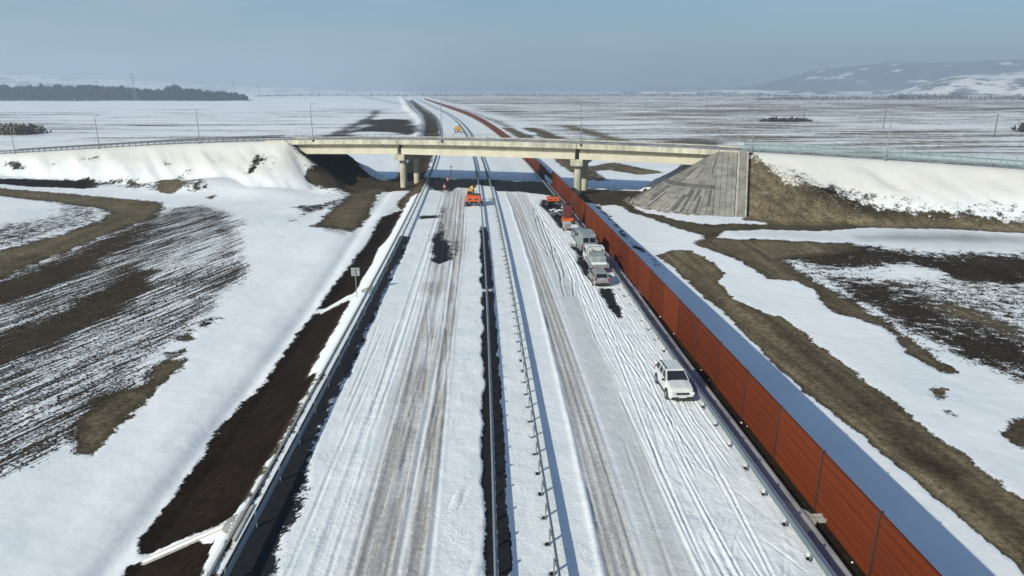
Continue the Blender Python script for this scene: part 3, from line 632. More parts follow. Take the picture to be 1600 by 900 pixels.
# kerb channels outside both carriageways (concrete gutters)
def uu(u, s): return u(s) if callable(u) else u
URAIL = lambda s: 12.65 + .42 * float(sst(42, 78, s))
def pathpts(s0, s1, u, z, step=2.0, grow=.01):
    out = []; s = s0
    while s < s1: out.append(s); s += max(step, s * grow)
    out.append(s1); return [(road(q, uu(u, q), z), frame(q)[0], Vector((0, 0, 1))) for q in out]
def strip(name, s0, s1, u, z, prof, m, label=None, cat=None, kind=None, parent=None):
    o = MB().sweep(pathpts(s0, s1, u, z), prof, True).build(name, m, parent); tag(o, label, cat, None, kind); return o
M['channel'] = mat('wet_concrete_channel', (.20, .195, .205), .7, noise=.35, nscale=1.5, stretch=(1, .3, 1))
strip('drain_channel', 13, 1400, lambda q: URAIL(q) + .85, -.08, [(-.45, -.2), (.45, -.2), (.45, .12), (.36, .12), (.15, .04), (-.15, .04), (-.36, .10), (-.45, .10)], M['channel'], 'grey concrete drain channel between right guardrail and soil strip', 'drain channel')
strip('kerb_edge', 13, 140, -13.6, -.1, [(-.06, -.2), (.06, -.2), (.06, .12), (-.06, .12)], M['paving'], 'thin concrete kerb edging the brown slope left of the road', 'kerb')
# chute drains running down the slopes
def chute(s, side, L, label, group=None):
    root = empty('slope_drain', road(s, side * 13.9, -.05), 0, label, 'slope drain', group)
    v = [];
    for i in range(13):
        q = i / 12; off = q * L; z = -.1 - max(0, off - (.1 if side < 0 else 2.0)) / 1.75 + .05
        uu_ = 13.9 + off; v.append((road(s + .22 * off * (1 if side < 0 else 0), side * uu_, z), Vector((0, 1, 0)), Vector((0, 0, 1))))
    fl = 1.0
    mb = MB(); mb.sweep(v, [(-.24, -.2), (.24, -.2), (.24, .0), (.19, .0), (.14, -.06), (-.14, -.06), (-.19, .0), (-.24, .0)], True)
    mb.build('channel', M['concrete_grey'], root, root.location)
    mb = MB(); mb.sweep(v, [(-.16, -.08), (.17, -.08), (.1, .0), (-.08, .01)], True); side < 0 and mb.build('snow_fill', M['snowlump'], root, root.location)
    z_ = .05 if side > 0 else .0; a, b = road(s - 1.5, side * 13.3, z_), road(s + 1.5, side * 13.3, z_); c, d = road(s - .4, side * 14.3, z_ - .12), road(s + .4, side * 14.3, z_ - .12)
    MB().add([a, b, d, c] + [p + Vector((0, 0, -.25)) for p in (a, b, d, c)], [(0, 1, 2, 3), (7, 6, 5, 4), (0, 4, 5, 1), (1, 5, 6, 2), (2, 6, 7, 3), (3, 7, 4, 0)]).build('inlet_apron', M['concrete_grey'], root, root.location)
chute(29.0, -1, 7.0, 'snow filled concrete slope drain crossing the brown slope at the bottom left')
chute(69.0, -1, 6.0, 'snow filled slope drain running down from the square sign on the left')
chute(28.3, 1, 1.1, 'pale concrete drain inlet against the foot of the rust red barrier')

# ------------------------------------------------------------------ guardrails
WPROF = [(0, 0), (.03, .02), (.08, .07), (.08, .10), (.03, .155), (.03, .165), (.08, .22), (.08, .25), (.03, .30), (0, .32)]
def guardrail(u, side, s0, s1, step, label, rails=1):
    """side +1: beam on the +u face of the posts"""
    root = empty('guardrail', road(s0, uu(u, s0), 0), 0, label, 'guardrail', 'motorway guardrails')
    prof = [(side * a, b) for a, b in WPROF]; prof2 = prof + [(side * (a - .012) , b) for a, b in prof[::-1]]
    MB().sweep(pathpts(s0, s1, lambda q: uu(u, q) + side * .10, .47, 2, .008), prof2, True).build('rail', M['steel'], root, root.location)
    if rails == 2: MB().sweep(pathpts(s0, s1, lambda q: uu(u, q) - side * .10, .50, 2, .008), [(-side * a, b) for a, b in prof2], True).build('rail', M['steel'], root, root.location)
    pm = MB(); pm.box((0, 0, .36), (.06, .12, .92)); pm.box((side * .06, 0, .62), (.07, .14, .18))
    s = s0 + .6; first = None; n = 0; rest = MB()
    while s < s1:
        p = road(s, uu(u, s), 0); a = math.atan(-float(dcl(s)))
        if n < 70:
            if first is None: first = pm.build('post', M['steel'], root); c = first
            else: c = first.copy(); col.objects.link(c); c.parent = root
            c.location = p - root.location; c.rotation_euler = (0, 0, -a * -1)
            n += 1
        elif s < 700:
            rest.box(p + Vector((0, 0, .36)), (.08, .14, .92), a)
        s += step
    if rest.v:
        r = rest.build('post_row', M['steel'], root, root.location); r['kind'] = 'stuff'
guardrail(-12.6, 1, 12, 1500, 4, 'galvanised guardrail along the left edge of the left carriageway above the brown slope')
guardrail(-1.2, -1, 12, 1500, 2, 'left of the two median guardrails, standing in a bare black strip')
guardrail(1.2, 1, 12, 1500, 2, 'right of the two median guardrails, casting a ladder shadow on snow')
guardrail(URAIL, -1, 12, 1500, 2.5, 'galvanised guardrail beside the parked cars, in front of the rust red barrier')

# ------------------------------------------------------------------ rust red noise barrier
WU = 14.9
def barrier(s0, s1, u0, label, name='noise_barrier', nmax=30, h=3.25, zb=-.35):
    root = empty(name, road(s0, u0, zb), 0, label, 'noise barrier', 'rust red noise barrier walls')
    n = 0; s = s0; rest = MB(); restp = MB(); fp = None
    pm = MB(); pm.box((0, 0, h / 2 + .06), (.16, .10, h + .12)); pm.box((-.09, 0, h / 2 + .06), (.02, .13, h + .1))
    panels = []
    while s < s1 - 1:
        L = 5.0 if s < 500 else 10.0
        a = road(s, u0, zb); b = road(s + L, u0, zb); d = (b - a); ang = math.atan2(d.y, d.x)
        if n < nmax:
            # each bay: stacked cassettes with small grooves
            mb = MB(); ln = d.length - .14
            k_ = 6; hh = h / k_
            for i in range(k_): mb.box((0, ln / 2 + .07, hh * (i + .5)), (.11, ln, hh - .012))
            mb.box((0, ln / 2 + .07, h + .02), (.14, ln, .04))
            o = mb.build('panel', M['panel'], root, loc=a - root.location); o.rotation_euler = (0, 0, ang - math.pi / 2)
            if fp is None: fp = pm.build('post', M['post_brown'], root); c = fp
            else: c = fp.copy(); col.objects.link(c); c.parent = root
            c.location = a - root.location; c.rotation_euler = (0, 0, ang - math.pi / 2)
        else:
            m_ = (a + b) / 2; rest.box(m_ + Vector((0, 0, h / 2)), (.12, d.length - .1, h), ang - math.pi / 2)
            if s < 500: restp.box(a + Vector((0, 0, h / 2 + .05)), (.2, .16, h + .1), ang - math.pi / 2)
        n += 1; s += L
    if rest.v: rest.build('panel_run', M['panel'], root, root.location)['kind'] = 'stuff'
    if restp.v: restp.build('post_row', M['post_brown'], root, root.location)['kind'] = 'stuff'
barrier(14.2, 149.2, WU, 'long rust red noise barrier wall running from the foreground to the bridge')
barrier(156, 1500, WU - 1.0, 'rust red noise barrier wall curving away beyond the bridge')

# ------------------------------------------------------------------ overpass bridge
def frameb(): return BD, Vector((0, 0, 1))
br = empty('road_bridge', bridge(-8, 0, 0), 0, 'long cream concrete road bridge crossing over the snowy motorway', 'bridge')
O = br.location.copy()
def bsweep(name, t0, t1, prof, m, parent=br, step=3.0, zf=zdeck):
    ts = np.arange(t0, t1, step).tolist() + [t1]
    return MB().sweep([(bridge(t, 0, float(zf(t))), BN, Vector((0, 0, 1))) for t in ts], prof, True).build(name, m, parent, O)
W2 = BW + .3
bsweep('deck', TL - .3, TR + .3, [(-W2 + .3, -.75), (W2 - .3, -.75), (W2 - .3, -.3), (-W2 + .3, -.3)], M['concrete_grey'])
M['deckroad'] = mat('deck_asphalt', (.10, .098, .092), .85, c2=(.40, .41, .40), nscale=.35, stretch=(1, 1, 1))
bsweep('road_surface', TL - .3, TR + .3, [(-W2 + 1.4, -.3), (W2 - 1.4, -.3), (W2 - 1.4, -.12), (-W2 + 1.4, -.12)], M['deckroad'])
for sg in (-1, 1):
    pr = [(sg * (W2 - .3), -.95), (sg * W2, -.95), (sg * W2, 0.05), (sg * (W2 - 1.2), .05), (sg * (W2 - 1.2), -.28), (sg * (W2 - .3), -.30)]
    ts = np.arange(TL - 6, TR + 6, 3.6)
    mb = MB()
    for a, b in zip(ts[:-1], ts[1:]):
        mb.sweep([(bridge(t, 0, float(zdeck(t))), BN, Vector((0, 0, 1))) for t in (a + .02, b - .02)], pr, True)
    mb.build('edge_beam', M['concrete'], br, O)
    # railing
    rl = MB()
    for zz, r_ in ((1.05, .035),):
        tt = np.arange(TL - 6, TR + 7, 4)
        for a, b in zip(tt[:-1], tt[1:]): rl.cyl(bridge(a, sg * (W2 - .25), float(zdeck(a)) + zz * .55), bridge(b, sg * (W2 - .25), float(zdeck(b)) + zz * .55), r_, n=6)
    for t in np.arange(TL - 6, TR + 6, 2.0): rl.box(bridge(t, sg * (W2 - .25), float(zdeck(t)) + .3), (.06, .06, .62), math.atan2(BD.y, BD.x))
    rl.build('railing', M['steel_dark'], br, O)
spans = [(TL + .9, P1 - .45), (P1 + .45, P2 - .45), (P2 + .45, TR - .9)]
for a, b in spans:
    for n0 in (-4.7, -1.6, 1.6, 4.7):
        zf = lambda t, a=a, b=b: (float(zdeck(a)) * (b - t) + float(zdeck(b)) * (t - a)) / (b - a) - .05
        prof = [(n0 - .42, -3.05), (n0 + .42, -3.05), (n0 + .42, -2.65), (n0 + .16, -2.35), (n0 + .16, -1.25), (n0 + .6, -1.05), (n0 + .6, -.78), (n0 - .6, -.78), (n0 - .6, -1.05), (n0 - .16, -1.25), (n0 - .16, -2.35), (n0 - .42, -2.65)]
        if n0 < 0 and n0 < -4: prof = [(n0 - .55, -3.05), (n0 + .42, -3.05), (n0 + .42, -.78), (n0 + .05, -.78), (n0 + .05, -1.70), (n0 - .55, -1.82)]
        bsweep('girder', a, b, prof, M['concrete_pale'], zf=lambda t, zf=zf: zf(float(t)), step=12)
ba = math.atan2(BD.y, BD.x)
for t_ in np.arange(TL + 6, TR, 9.0):
    q_ = bridge(float(t_), -(W2 - .45), float(zdeck(t_)) - 1.3); MB().cyl(q_ + Vector((0, 0, -.35)), q_ + Vector((0, 0, .3)), .09, n=8).build('drain_pipe', M['steel_dark'], br, O)
for t_ in (TL - .1, P1, P2, TR + .1):
    MB().box(bridge(t_, -W2 + .0, float(zdeck(t_)) - .45), (.10, .06, 1.04), ba).build('expansion_joint', M['machine'], br, O)
for tp in (P1, P2):
    zt = float(zdeck(tp)) - 3.15; pr_ = empty('pier', bridge(tp, 0, 0) - O, 0); pr_.parent = br
    PO = bridge(tp, 0, 0)
    MB().box(bridge(tp, 0, zt - .65), (2.5, 11.2, 1.3), ba).build('pier_cap', M['concrete'], pr_, PO, bevel=.05)
    for n0 in (-3.6, 3.6): MB().cyl(bridge(tp, n0, zt - 1.28), bridge(tp, n0, -3.0), .78, n=20).build('column', M['concrete'], pr_, PO, smooth=False)
    mb = MB()
    for n0 in (-4.7, -1.6, 1.6, 4.7):
        for dt in (-.7, .7): mb.box(bridge(tp + dt, n0, zt + .06), (.45, .55, .13), ba)
    mb.build('bearing', M['machine'], pr_, PO)
for te, sg in ((TL, -1), (TR, 1)):
    z = float(zdeck(te)); ab = empty('abutment', bridge(te, 0, 0) - O, 0); ab.parent = br; AO = bridge(te, 0, 0)
    mb = MB(); mb.box(bridge(te + sg * .5, 0, z - 3.15 - 1.6), (2.6, 11.6, 3.2), ba); mb.box(bridge(te + sg * 1.0, 0, z - 2.0), (.9, 11.6, 2.4), ba); mb.build('bearing_wall', M['concrete'], ab, AO)
    for s2 in (-1, 1):
        w_ = MB(); pl = [(0, -.96), (sg * 7.5, -.96), (sg * 7.5, -1.5), (sg * 1.0, -4.2), (0, -4.2)]
        a_ = [bridge(te + t, s2 * BW, z + q) for t, q in pl]; b_ = [bridge(te + t, s2 * (BW - .35), z + q) for t, q in pl]
        k = len(pl); w_.add(a_ + b_, [tuple(range(k)), tuple(range(k, 2 * k))[::-1]] + [(i, (i + 1) % k, k + (i + 1) % k, k + i) for i in range(k)])
        w_.build('wing_wall', M['concrete'], ab, AO)

# ramp roads on the embankments
def ramp_road(t0, t1, label):
    ts = np.arange(t0, t1, 4.0).tolist() + [t1]
    o = MB().sweep([(bridge(t, 0, float(zdeck(t)) - .16), BN, Vector((0, 0, 1))) for t in ts], [(-4.2, -.2), (4.2, -.2), (4.2, 0), (-4.2, 0)], True).build('ramp_road', M['deckroad'])
    tag(o, label, None, None, 'structure')
ramp_road(-230, TL - .35, 'grey asphalt ramp road left of the bridge'); ramp_road(TR + .35, 230, 'grey asphalt ramp road right of the bridge')
def ramp_rail(t0, t1, n0, tall, m, label):
    root = empty('ramp_guardrail', bridge(t0, n0, float(zdeck(t0))), 0, label, 'guardrail', 'guardrails of the bridge ramps')
    rl = MB(); ts = np.arange(t0, t1 + .1, 4.0)
    for a, b in zip(ts[:-1], ts[1:]):
        za, zb = float(zdeck(a)) - .15, float(zdeck(b)) - .15
        if tall:
            for zz in (1.05, 1.35): rl.cyl(bridge(a, n0, za + zz), bridge(b, n0, zb + zz), .04, n=6)
        for q0, q1 in (((.55), (.87)),):
            p = [bridge(a, n0 + .06, za + q0), bridge(b, n0 + .06, zb + q0), bridge(b, n0 + .06, zb + q1), bridge(a, n0 + .06, za + q1)]
            rl.panel(p, .05)
    rl.build('rail', m, root, root.location)
    pm = MB().box((0, 0, (.7 if tall else .35)), (.09, .12, 1.5 if tall else 1.1)); f = None
    for t in np.arange(t0, t1, 2.0 if not tall else 2.4):
        if f is None: f = pm.build('post', m, root); c = f
        else: c = f.copy(); col.objects.link(c); c.parent = root
        c.location = bridge(t, n0, float(zdeck(t)) - .2) - root.location; c.rotation_euler = (0, 0, ba)
ramp_rail(-150, -60, -5.0, False, M['steel_dark'], 'low dark guardrail on the near edge of the left ramp above the snow slope')
ramp_rail(-150, -60, 5.0, False, M['steel_dark'], 'guardrail on the far edge of the left ramp road')
ramp_rail(46, 160, -5.0, True, M['steel_green'], 'green grey steel parapet rail on the near edge of the right ramp')
ramp_rail(46, 160, 5.0, True, M['steel_green'], 'green grey steel parapet rail on the far edge of the right ramp road')

# paved concrete cone at the right abutment
cone = empty('slope_paving', bridge(TR, -BW, -1), 0, 'grey stained concrete slab paving on the embankment cone under the right bridge end', 'slope paving')
CZ0 = -1.35
def cone_pt(ang, q, lift=.16):
    # ang 0 = along -BN (towards the camera), 90deg = along -BD (towards the motorway)
    z_top = float(zdeck(TR)) - .35; z = z_top + (CZ0 - z_top) * q; rr = (z_top - z) * 1.62
    p = bridge(TR, -BW, 0) + (-BN) * (rr * math.cos(ang)) + (-BD) * (rr * math.sin(ang)); p.z = z + lift; return p
M['slab'] = mat('slab_concrete', (.29, .28, .235), .92, c2=(.14, .138, .125), nscale=.5, bump=.02, bscale=2, detail=9)
M['slab_dark'] = mat('slab_stain', (.055, .055, .055), .9, c2=(.12, .118, .108), nscale=.6, detail=8)
mb = MB(); NC = 22; NQ = 14
for i in range(NC):
    a0 = math.pi / 2 * i / NC; a1 = math.pi / 2 * (i + 1) / NC; ga = .003
    for j in range(NQ):
        q0 = j / NQ; q1 = (j + 1) / NQ; 
        if j == 8: q0 += .012
        if j == 7: q1 -= .012
        p = [cone_pt(a0 + ga, q0 + .002), cone_pt(a0 + ga, q1 - .002), cone_pt(a1 - ga, q1 - .002), cone_pt(a1 - ga, q0 + .002)]
        mb.panel(p, .10 + random.uniform(-.012, .012))
mb.build('slab', M['slab'], cone, cone.location)
# darker berm ring step, rows of straight slabs right of the cone
mb = MB()
for i in range(NC):
    a0 = math.pi / 2 * i / NC; a1 = math.pi / 2 * (i + 1) / NC
    mb.panel([cone_pt(a0, .55, .24), cone_pt(a0, .60, .20), cone_pt(a1, .60, .20), cone_pt(a1, .55, .24)], .10)
mb.build('berm_ring', M['slab_dark'], cone, cone.location)
def face_pt(t, q, lift=.16):
    z_top = float(zdeck(TR + t)) - .35; z = z_top + (CZ0 - z_top) * q; p = bridge(TR + t, -BW - (z_top - z) * 1.62, 0); p.z = z + lift; return p
mb = MB()
for i, (t0, t1) in enumerate(((.05, 1.0), (1.05, 2.0), (2.05, 2.9), (2.95, 3.6))):
    for j in range(5):
        q0, q1 = j / 5 + .002, (j + 1) / 5 - .002; mb.panel([face_pt(t0, q0), face_pt(t0, q1), face_pt(t1, q1), face_pt(t1, q0)], .1)
mb.build('side_slab', M['slab'], cone, cone.location)
mb = MB(); mb.panel([face_pt(3.7, 0, .3), face_pt(3.7, 1, .3), face_pt(4.0, 1, .3), face_pt(4.0, 0, .3)], .12); mb.panel([face_pt(5.3, 0, .3), face_pt(5.3, 1, .3), face_pt(5.6, 1, .3), face_pt(5.6, 0, .3)], .12)
mb.build('stair_kerb', M['concrete_grey'], cone, cone.location)
mb = MB()
for j in range(40):
    q = (j + .5) / 40; a = face_pt(4.05, q, .2); b = face_pt(5.25, q, .2); m_ = (a + b) / 2; mb.box(m_, (1.2, .38, .22), ba)
mb.build('stair_steps', M['paving'], cone, cone.location)
# vertical stained streaks of wet concrete on the lower slabs, as thin runs of dark film
mb = MB()
for i in range(26):
    a = random.uniform(.02, 1.45); q0 = random.choice([.62, .66, .72, .3, .12]); q1 = min(.97, q0 + random.uniform(.12, .32)); w0 = random.uniform(.008, .022)
    mb.panel([cone_pt(a - w0, q0, .275), cone_pt(a - w0 * .8, q1, .275), cone_pt(a + w0 * .8, q1, .275), cone_pt(a + w0 * .6, q0, .275)], .006)
mb.build('damp_stain', M['slab_dark'], cone, cone.location)['kind'] = 'stuff'
# boulders round the cone toe
rub = MB()
for i in range(150):
    a = random.uniform(.1, 1.62); q = random.uniform(1.0, 1.05); p = cone_pt(a, q, .0); s = random.uniform(.12, .42)
    p += Vector((random.uniform(-.6, .6), random.uniform(-.6, .6), 0)); p.z = float(hground(p.x, p.y)) + s * .2
    rub.box(p, (s, s * random.uniform(.6, 1), s * .7), random.uniform(0, 3), random.uniform(-.4, .4), random.uniform(-.4, .4))
tag(rub.build('rubble', M['rock']), 'loose brown stones scattered along the foot of the paved cone', None, None, 'stuff')

# ------------------------------------------------------------------ street lamps
def pxof(p):
    d = Vector(p) - CAM; return 800 + FPX * d.dot(RT) / d.dot(FW)
def street_lamp(base_p, h, ang, label):
    root = empty('street_lamp', base_p, ang, label, 'street lamp', 'street lamps along the bridge road')
    MB().box((0, 0, .2), (.35, .35, .4)).build('base', M['machine'], root)
    MB().cyl((0, 0, 0), (0, 0, h), .115, .055, 8).build('pole', M['lampsteel'], root)
    MB().cyl((0, 0, h - .1), (0, .8, h + .06), .045, .035, 6).build('arm', M['lampsteel'], root)
    MB().box((0, .95, h + .08), (.24, .6, .1)).build('lamp_head', M['lampsteel'], root, bevel=.02)
LN = -(W2 - .05)
TS = np.arange(-140, 140, .25)
for px_, lab in ((19, 'leftmost street lamp on the left ramp, at the picture edge'), (152, 'second street lamp from the left on the left ramp'), (309, 'third street lamp from the left, near the snow mound'), (489, 'street lamp at the left end of the bridge'),
               (690, 'street lamp on the bridge beside the left pier, its foot over the left guardrail'), (907, 'street lamp on the bridge above the right pier'), (1173, 'street lamp at the top of the paved cone past the right bridge end'), (1385, 'rightmost street lamp, behind the green rail of the right ramp')):
    t = float(TS[np.argmin([abs(pxof(bridge(q, -6.2, float(zdeck(q)))) - px_) for q in TS])])
    on = TL - 1 < t < TR + 1
    n0 = -(W2 + .12) if on else -5.5
    street_lamp(bridge(t, n0, float(zdeck(t)) - (.3 if on else .5)), 8.2, ba, lab)

# ------------------------------------------------------------------ vehicles
def wheel(parent, x, y, r=.34, wd=.22, side=1):
    t = MB().cyl((x - side * wd / 2, y, r), (x + side * wd / 2, y, r), r, n=20).build('wheel', M['tyre'], parent, bevel=.02)
    MB().cyl((x + side * (wd / 2 - .01), y, r), (x + side * (wd / 2 + .012), y, r), r * .62, r * .55, n=14).build('rim', M['rim'], t)
    return t
def loft(mb, secs):
    """secs: list of rings (lists of points, same length, closed loops)"""
    k = len(secs[0]); vs = [p for r in secs for p in r]; fs = []
    for i in range(len(secs) - 1):
        for j in range(k): fs.append((i * k + j, i * k + (j + 1) % k, (i + 1) * k + (j + 1) % k, (i + 1) * k + j))
    fs += [tuple(range(k))[::-1], tuple(range((len(secs) - 1) * k, len(secs) * k))]
    mb.add(vs, fs)
def ring(y, w, zb, zt, sh=.12, tuck=.06):
    # body cross-section at y: half width w, bottom zb, top zt
    zm = zb + (zt - zb) * .55
    return [(-w + tuck, y, zb), (-w, y, zb + .12), (-w, y, zm), (-w + sh, y, zt), (-w * .45, y, zt + .03), (w * .45, y, zt + .03), (w - sh, y, zt), (w, y, zm), (w, y, zb + .12), (w - tuck, y, zb)]
def make_car(name, loc, rz, label, cat, paint_m, L=4.3, Wd=1.8, Hh=1.62, hood=1.05, belt=1.0, kind='suv', roofrack=True):
    """front faces -Y in local space"""
    root = empty(name, loc, rz, label, cat)
    w = Wd / 2; f = -L / 2; b = L / 2
    secs = [ring(f, w * .80, .38, .62, .1), ring(f + .06, w * .88, .30, .80, .1), ring(f + .22, w * .96, .24, hood - .08, .12), ring(f + .55, w * .99, .22, hood - .02, .13), ring(f + 1.15, w, .22, hood + .04, .12), ring(f + 1.3, w, .22, hood + .05, .10),
            ring(0, w, .22, hood + .06, .07), ring(b - .8, w, .22, hood + .08, .08), ring(b - .25, w * .98, .24, hood + .06, .08), ring(b - .06, w * .93, .30, hood, .1), ring(b, w * .86, .42, hood - .15, .1)]
    mb = MB(); loft(mb, secs); mb.build('body', paint_m, root, smooth=False, bevel=.012)
    # greenhouse
    zr = Hh; y0b, y0t = f + 1.25, f + 1.95; y1b, y1t = (b - .12, b - .52) if kind != 'sedan' else (b - .65, b - 1.15)
    wb, wt = w * .93, w * .74; zb = hood + .04
    gh = MB(); rings = []
    ys = [(y0b, zb), (y0t, zr - .05), (y0t + .35, zr), ((y0t + y1t) / 2, zr + .02), (y1t - .2, zr), (y1t, zr - .04), (y1b, zb)]
    # frustum roof cell
    gh.add([(-wb, y0b, zb), (wb, y0b, zb), (wb, y1b, zb), (-wb, y1b, zb), (-wt, y0t, zr - .05), (wt, y0t, zr - .05), (wt, y1t, zr - .05), (-wt, y1t, zr - .05)],
           [(3, 2, 1, 0), (4, 5, 6, 7), (0, 1, 5, 4), (1, 2, 6, 5), (2, 3, 7, 6), (3, 0, 4, 7)])
    gh.build('cabin', paint_m, root, bevel=.05)
    MB().box((0, (y0t + y1t) / 2, zr - .02), (wt * 1.86, (y1t - y0t) * .96, .06)).build('roof', paint_m, root, bevel=.02)
    lp = lambda A, B, t: Vector(A) * (1 - t) + Vector(B) * t
    def win(name, A, B, C_, D_, m0=.08, m1=.08, mt=.12, mbm=.08, th=.012, mtl='glass'):
        # quad A(bottom-left) B(bottom-right) C(top-right) D(top-left), inset
        bl = lp(lp(A, B, m0), lp(D_, C_, m0), mbm); brr = lp(lp(A, B, 1 - m1), lp(D_, C_, 1 - m1), mbm)
        tr = lp(lp(A, B, 1 - m1), lp(D_, C_, 1 - m1), 1 - mt); tl = lp(lp(A, B, m0), lp(D_, C_, m0), 1 - mt)
        MB().panel([bl, brr, tr, tl], th).build(name, M[mtl], root)
    FLb, FRb, RRb, RLb = (-wb, y0b, zb), (wb, y0b, zb), (wb, y1b, zb), (-wb, y1b, zb); FLt, FRt, RRt, RLt = (-wt, y0t, zr - .05), (wt, y0t, zr - .05), (wt, y1t, zr - .05), (-wt, y1t, zr - .05)
    win('windscreen', FLb, FRb, FRt, FLt, .06, .06, .08, .02)
    win('rear_window', RRb, RLb, RLt, RRt, .1, .1, .12, .15)
    # side windows: three per side
    for A, B, C_, D_ in ((FRb, RRb, RRt, FRt), (RLb, FLb, FLt, RLt)):
        for t0, t1 in ((.0, .36), (.36, .68), (.68, 1.0)):
            a, b2 = lp(A, B, t0), lp(A, B, t1); d, c = lp(D_, C_, t0), lp(D_, C_, t1); win('side_window', a, b2, c, d, .09, .09, .14, .1)
    # sills and bumpers in dark plastic
    mb = MB()
    for sg in (-1, 1): MB().box((sg * (w - .01), 0, .33), (.07, L * .52, .16)).build('sill', M['black'], root, bevel=.02)
    MB().box((0, f + .02, .37), (Wd * .84, .14, .2)).build('front_bumper', M['black'], root, bevel=.03)
    MB().box((0, b - .02, .40), (Wd * .86, .14, .22)).build('rear_bumper', M['black'], root, bevel=.03)
    MB().box((0, f - .005, .70), (Wd * .5, .07, .14)).build('grille', M['black'], root, bevel=.02)
    MB().box((0, f - .055, .50), (.52, .02, .11)).build('number_plate', M['white_paint'], root)
    for sg in (-1, 1):
        MB().box((sg * w * .70, f + .04, .72), (.34, .16, .17), sg * -.25).build('headlight', M['lampglass'], root, bevel=.04)
        MB().box((sg * w * .82, b - .03, .88), (.16, .10, .30)).build('tail_light', M['redlight'], root, bevel=.02)
        MB().box((sg * (w + .09), f + 1.38, hood + .10), (.2, .12, .15)).build('mirror', paint_m if kind != 'suv' else M['black'], root, bevel=.03)
        # dark wheel arches
        for yy in (f + .82, b - .86):
            a = MB(); a.cyl((sg * (w - .16), yy, .36), (sg * (w + .012), yy, .36), .42, n=20); a.build('wheel_arch', M['black'], root)
            wheel(root, sg * (w - .075), yy, .34, .2, sg)
        if roofrack:
            MB().box((sg * (wt - .04), (y0t + y1t) / 2, zr + .06), (.05, (y1t - y0t) * .80, .04)).build('roof_rail', M['black'], root, bevel=.01)
            for yy in (.12, .5, .88): MB().box((sg * (wt - .04), y0t + (y1t - y0t) * yy, zr + .025), (.06, .2, .07)).build('roof_rail_foot', M['black'], root)
    return root
ZS = .10
make_car('suv', (11.25, 42.75, ZS), R(1), 'white SUV with black roof rails parked facing the camera beside the right guardrail', 'car', M['white_paint'], 4.2, 1.74, 1.62)
make_car('estate_car', tuple(road(70.4, 10.8, ZS - .05)), R(181), 'silver estate car with dark rear window at the near end of the parked queue', 'car', M['silver_paint'], 4.4, 1.74, 1.47, .92, roofrack=False)
make_car('hatchback', tuple(road(92.5, 12.0, ZS - .05)), R(181), 'grey green hatchback tight against the guardrail in front of the grey panel van', 'car', M['grey_paint'], 4.1, 1.72, 1.5, .94, roofrack=False)
# drop-side truck with canopy frame
def truck(loc, rz):
    r = empty('flatbed_truck', loc, rz, 'white crew cab truck with grey tarpaulin bed parked directly ahead of the silver estate car', 'truck')
    mb = MB(); mb.box((0, 1.2, .72), (.9, 6.4, .18)); mb.build('chassis', M['machine'], r)
    mb = MB(); loft(mb, [[(-.95, y, z0), (.95, y, z0), (.95 - q, y, z1), (-.95 + q, y, z1)] for y, z0, z1, q in ((-2.6, .55, 1.2, .05), (-2.45, .5, 1.35, .05), (-1.9, .5, 2.15, .12), (-.1, .5, 2.25, .12), (0, .5, 2.2, .12))]); mb.build('cab', M['white_paint'], r, bevel=.05)
    MB().panel([(-.82, -2.44, 1.38), (.82, -2.44, 1.38), (.74, -1.97, 2.05), (-.74, -1.97, 2.05)], .03).build('windscreen', M['glass'], r)
    for sg in (-1, 1):
        for y in (-1.45, -.55): MB().box((sg * .9, y, 1.62), (.12, .68, .5)).build('side_window', M['glass'], r)
        for y in (-1.8, 2.6, ): wheel(r, sg * .82, y, .4, .26, sg)
        MB().box((sg * 1.12, -2.1, 1.6), (.16, .1, .32)).build('mirror', M['black'], r)
        MB().box((sg * .78, 4.32, .85), (.22, .04, .14)).build('tail_light', M['redlight'], r)
    MB().box((0, 2.2, 1.0), (2.15, 4.2, .42)).build('bed_side', M['grey_paint'], r, bevel=.02)
    MB().box((0, 3.85, 1.24), (1.7, .8, .12)).build('snow_load', M['snowlump'], r, bevel=.04)
    mb = MB(); mb.box((0, 1.75, 1.5), (1.9, 3.1, .75)); mb.build('tarpaulin', M['tarp'], r, bevel=.18)
    mb = MB()
    for a, b in (((-1, .15), (1, .15)), ((1, .15), (1, 1.6)), ((1, 1.6), (-1, 1.6)), ((-1, 1.6), (-1, .15))): mb.cyl((a[0] * .9, a[1], 2.45), (b[0] * .9, b[1], 2.45), .07, n=6)
    for x in (-.9, .9):
        for y in (.15, 1.6): mb.cyl((x, y, 1.2), (x, y, 2.45), .05, n=6)
    mb.build('load_frame', M['white_paint'], r)
truck(tuple(road(83.5, 10.8, ZS - .05)), R(180))
bpy.data.objects['flatbed_truck'].location = road(77.6, 11.5, .05)
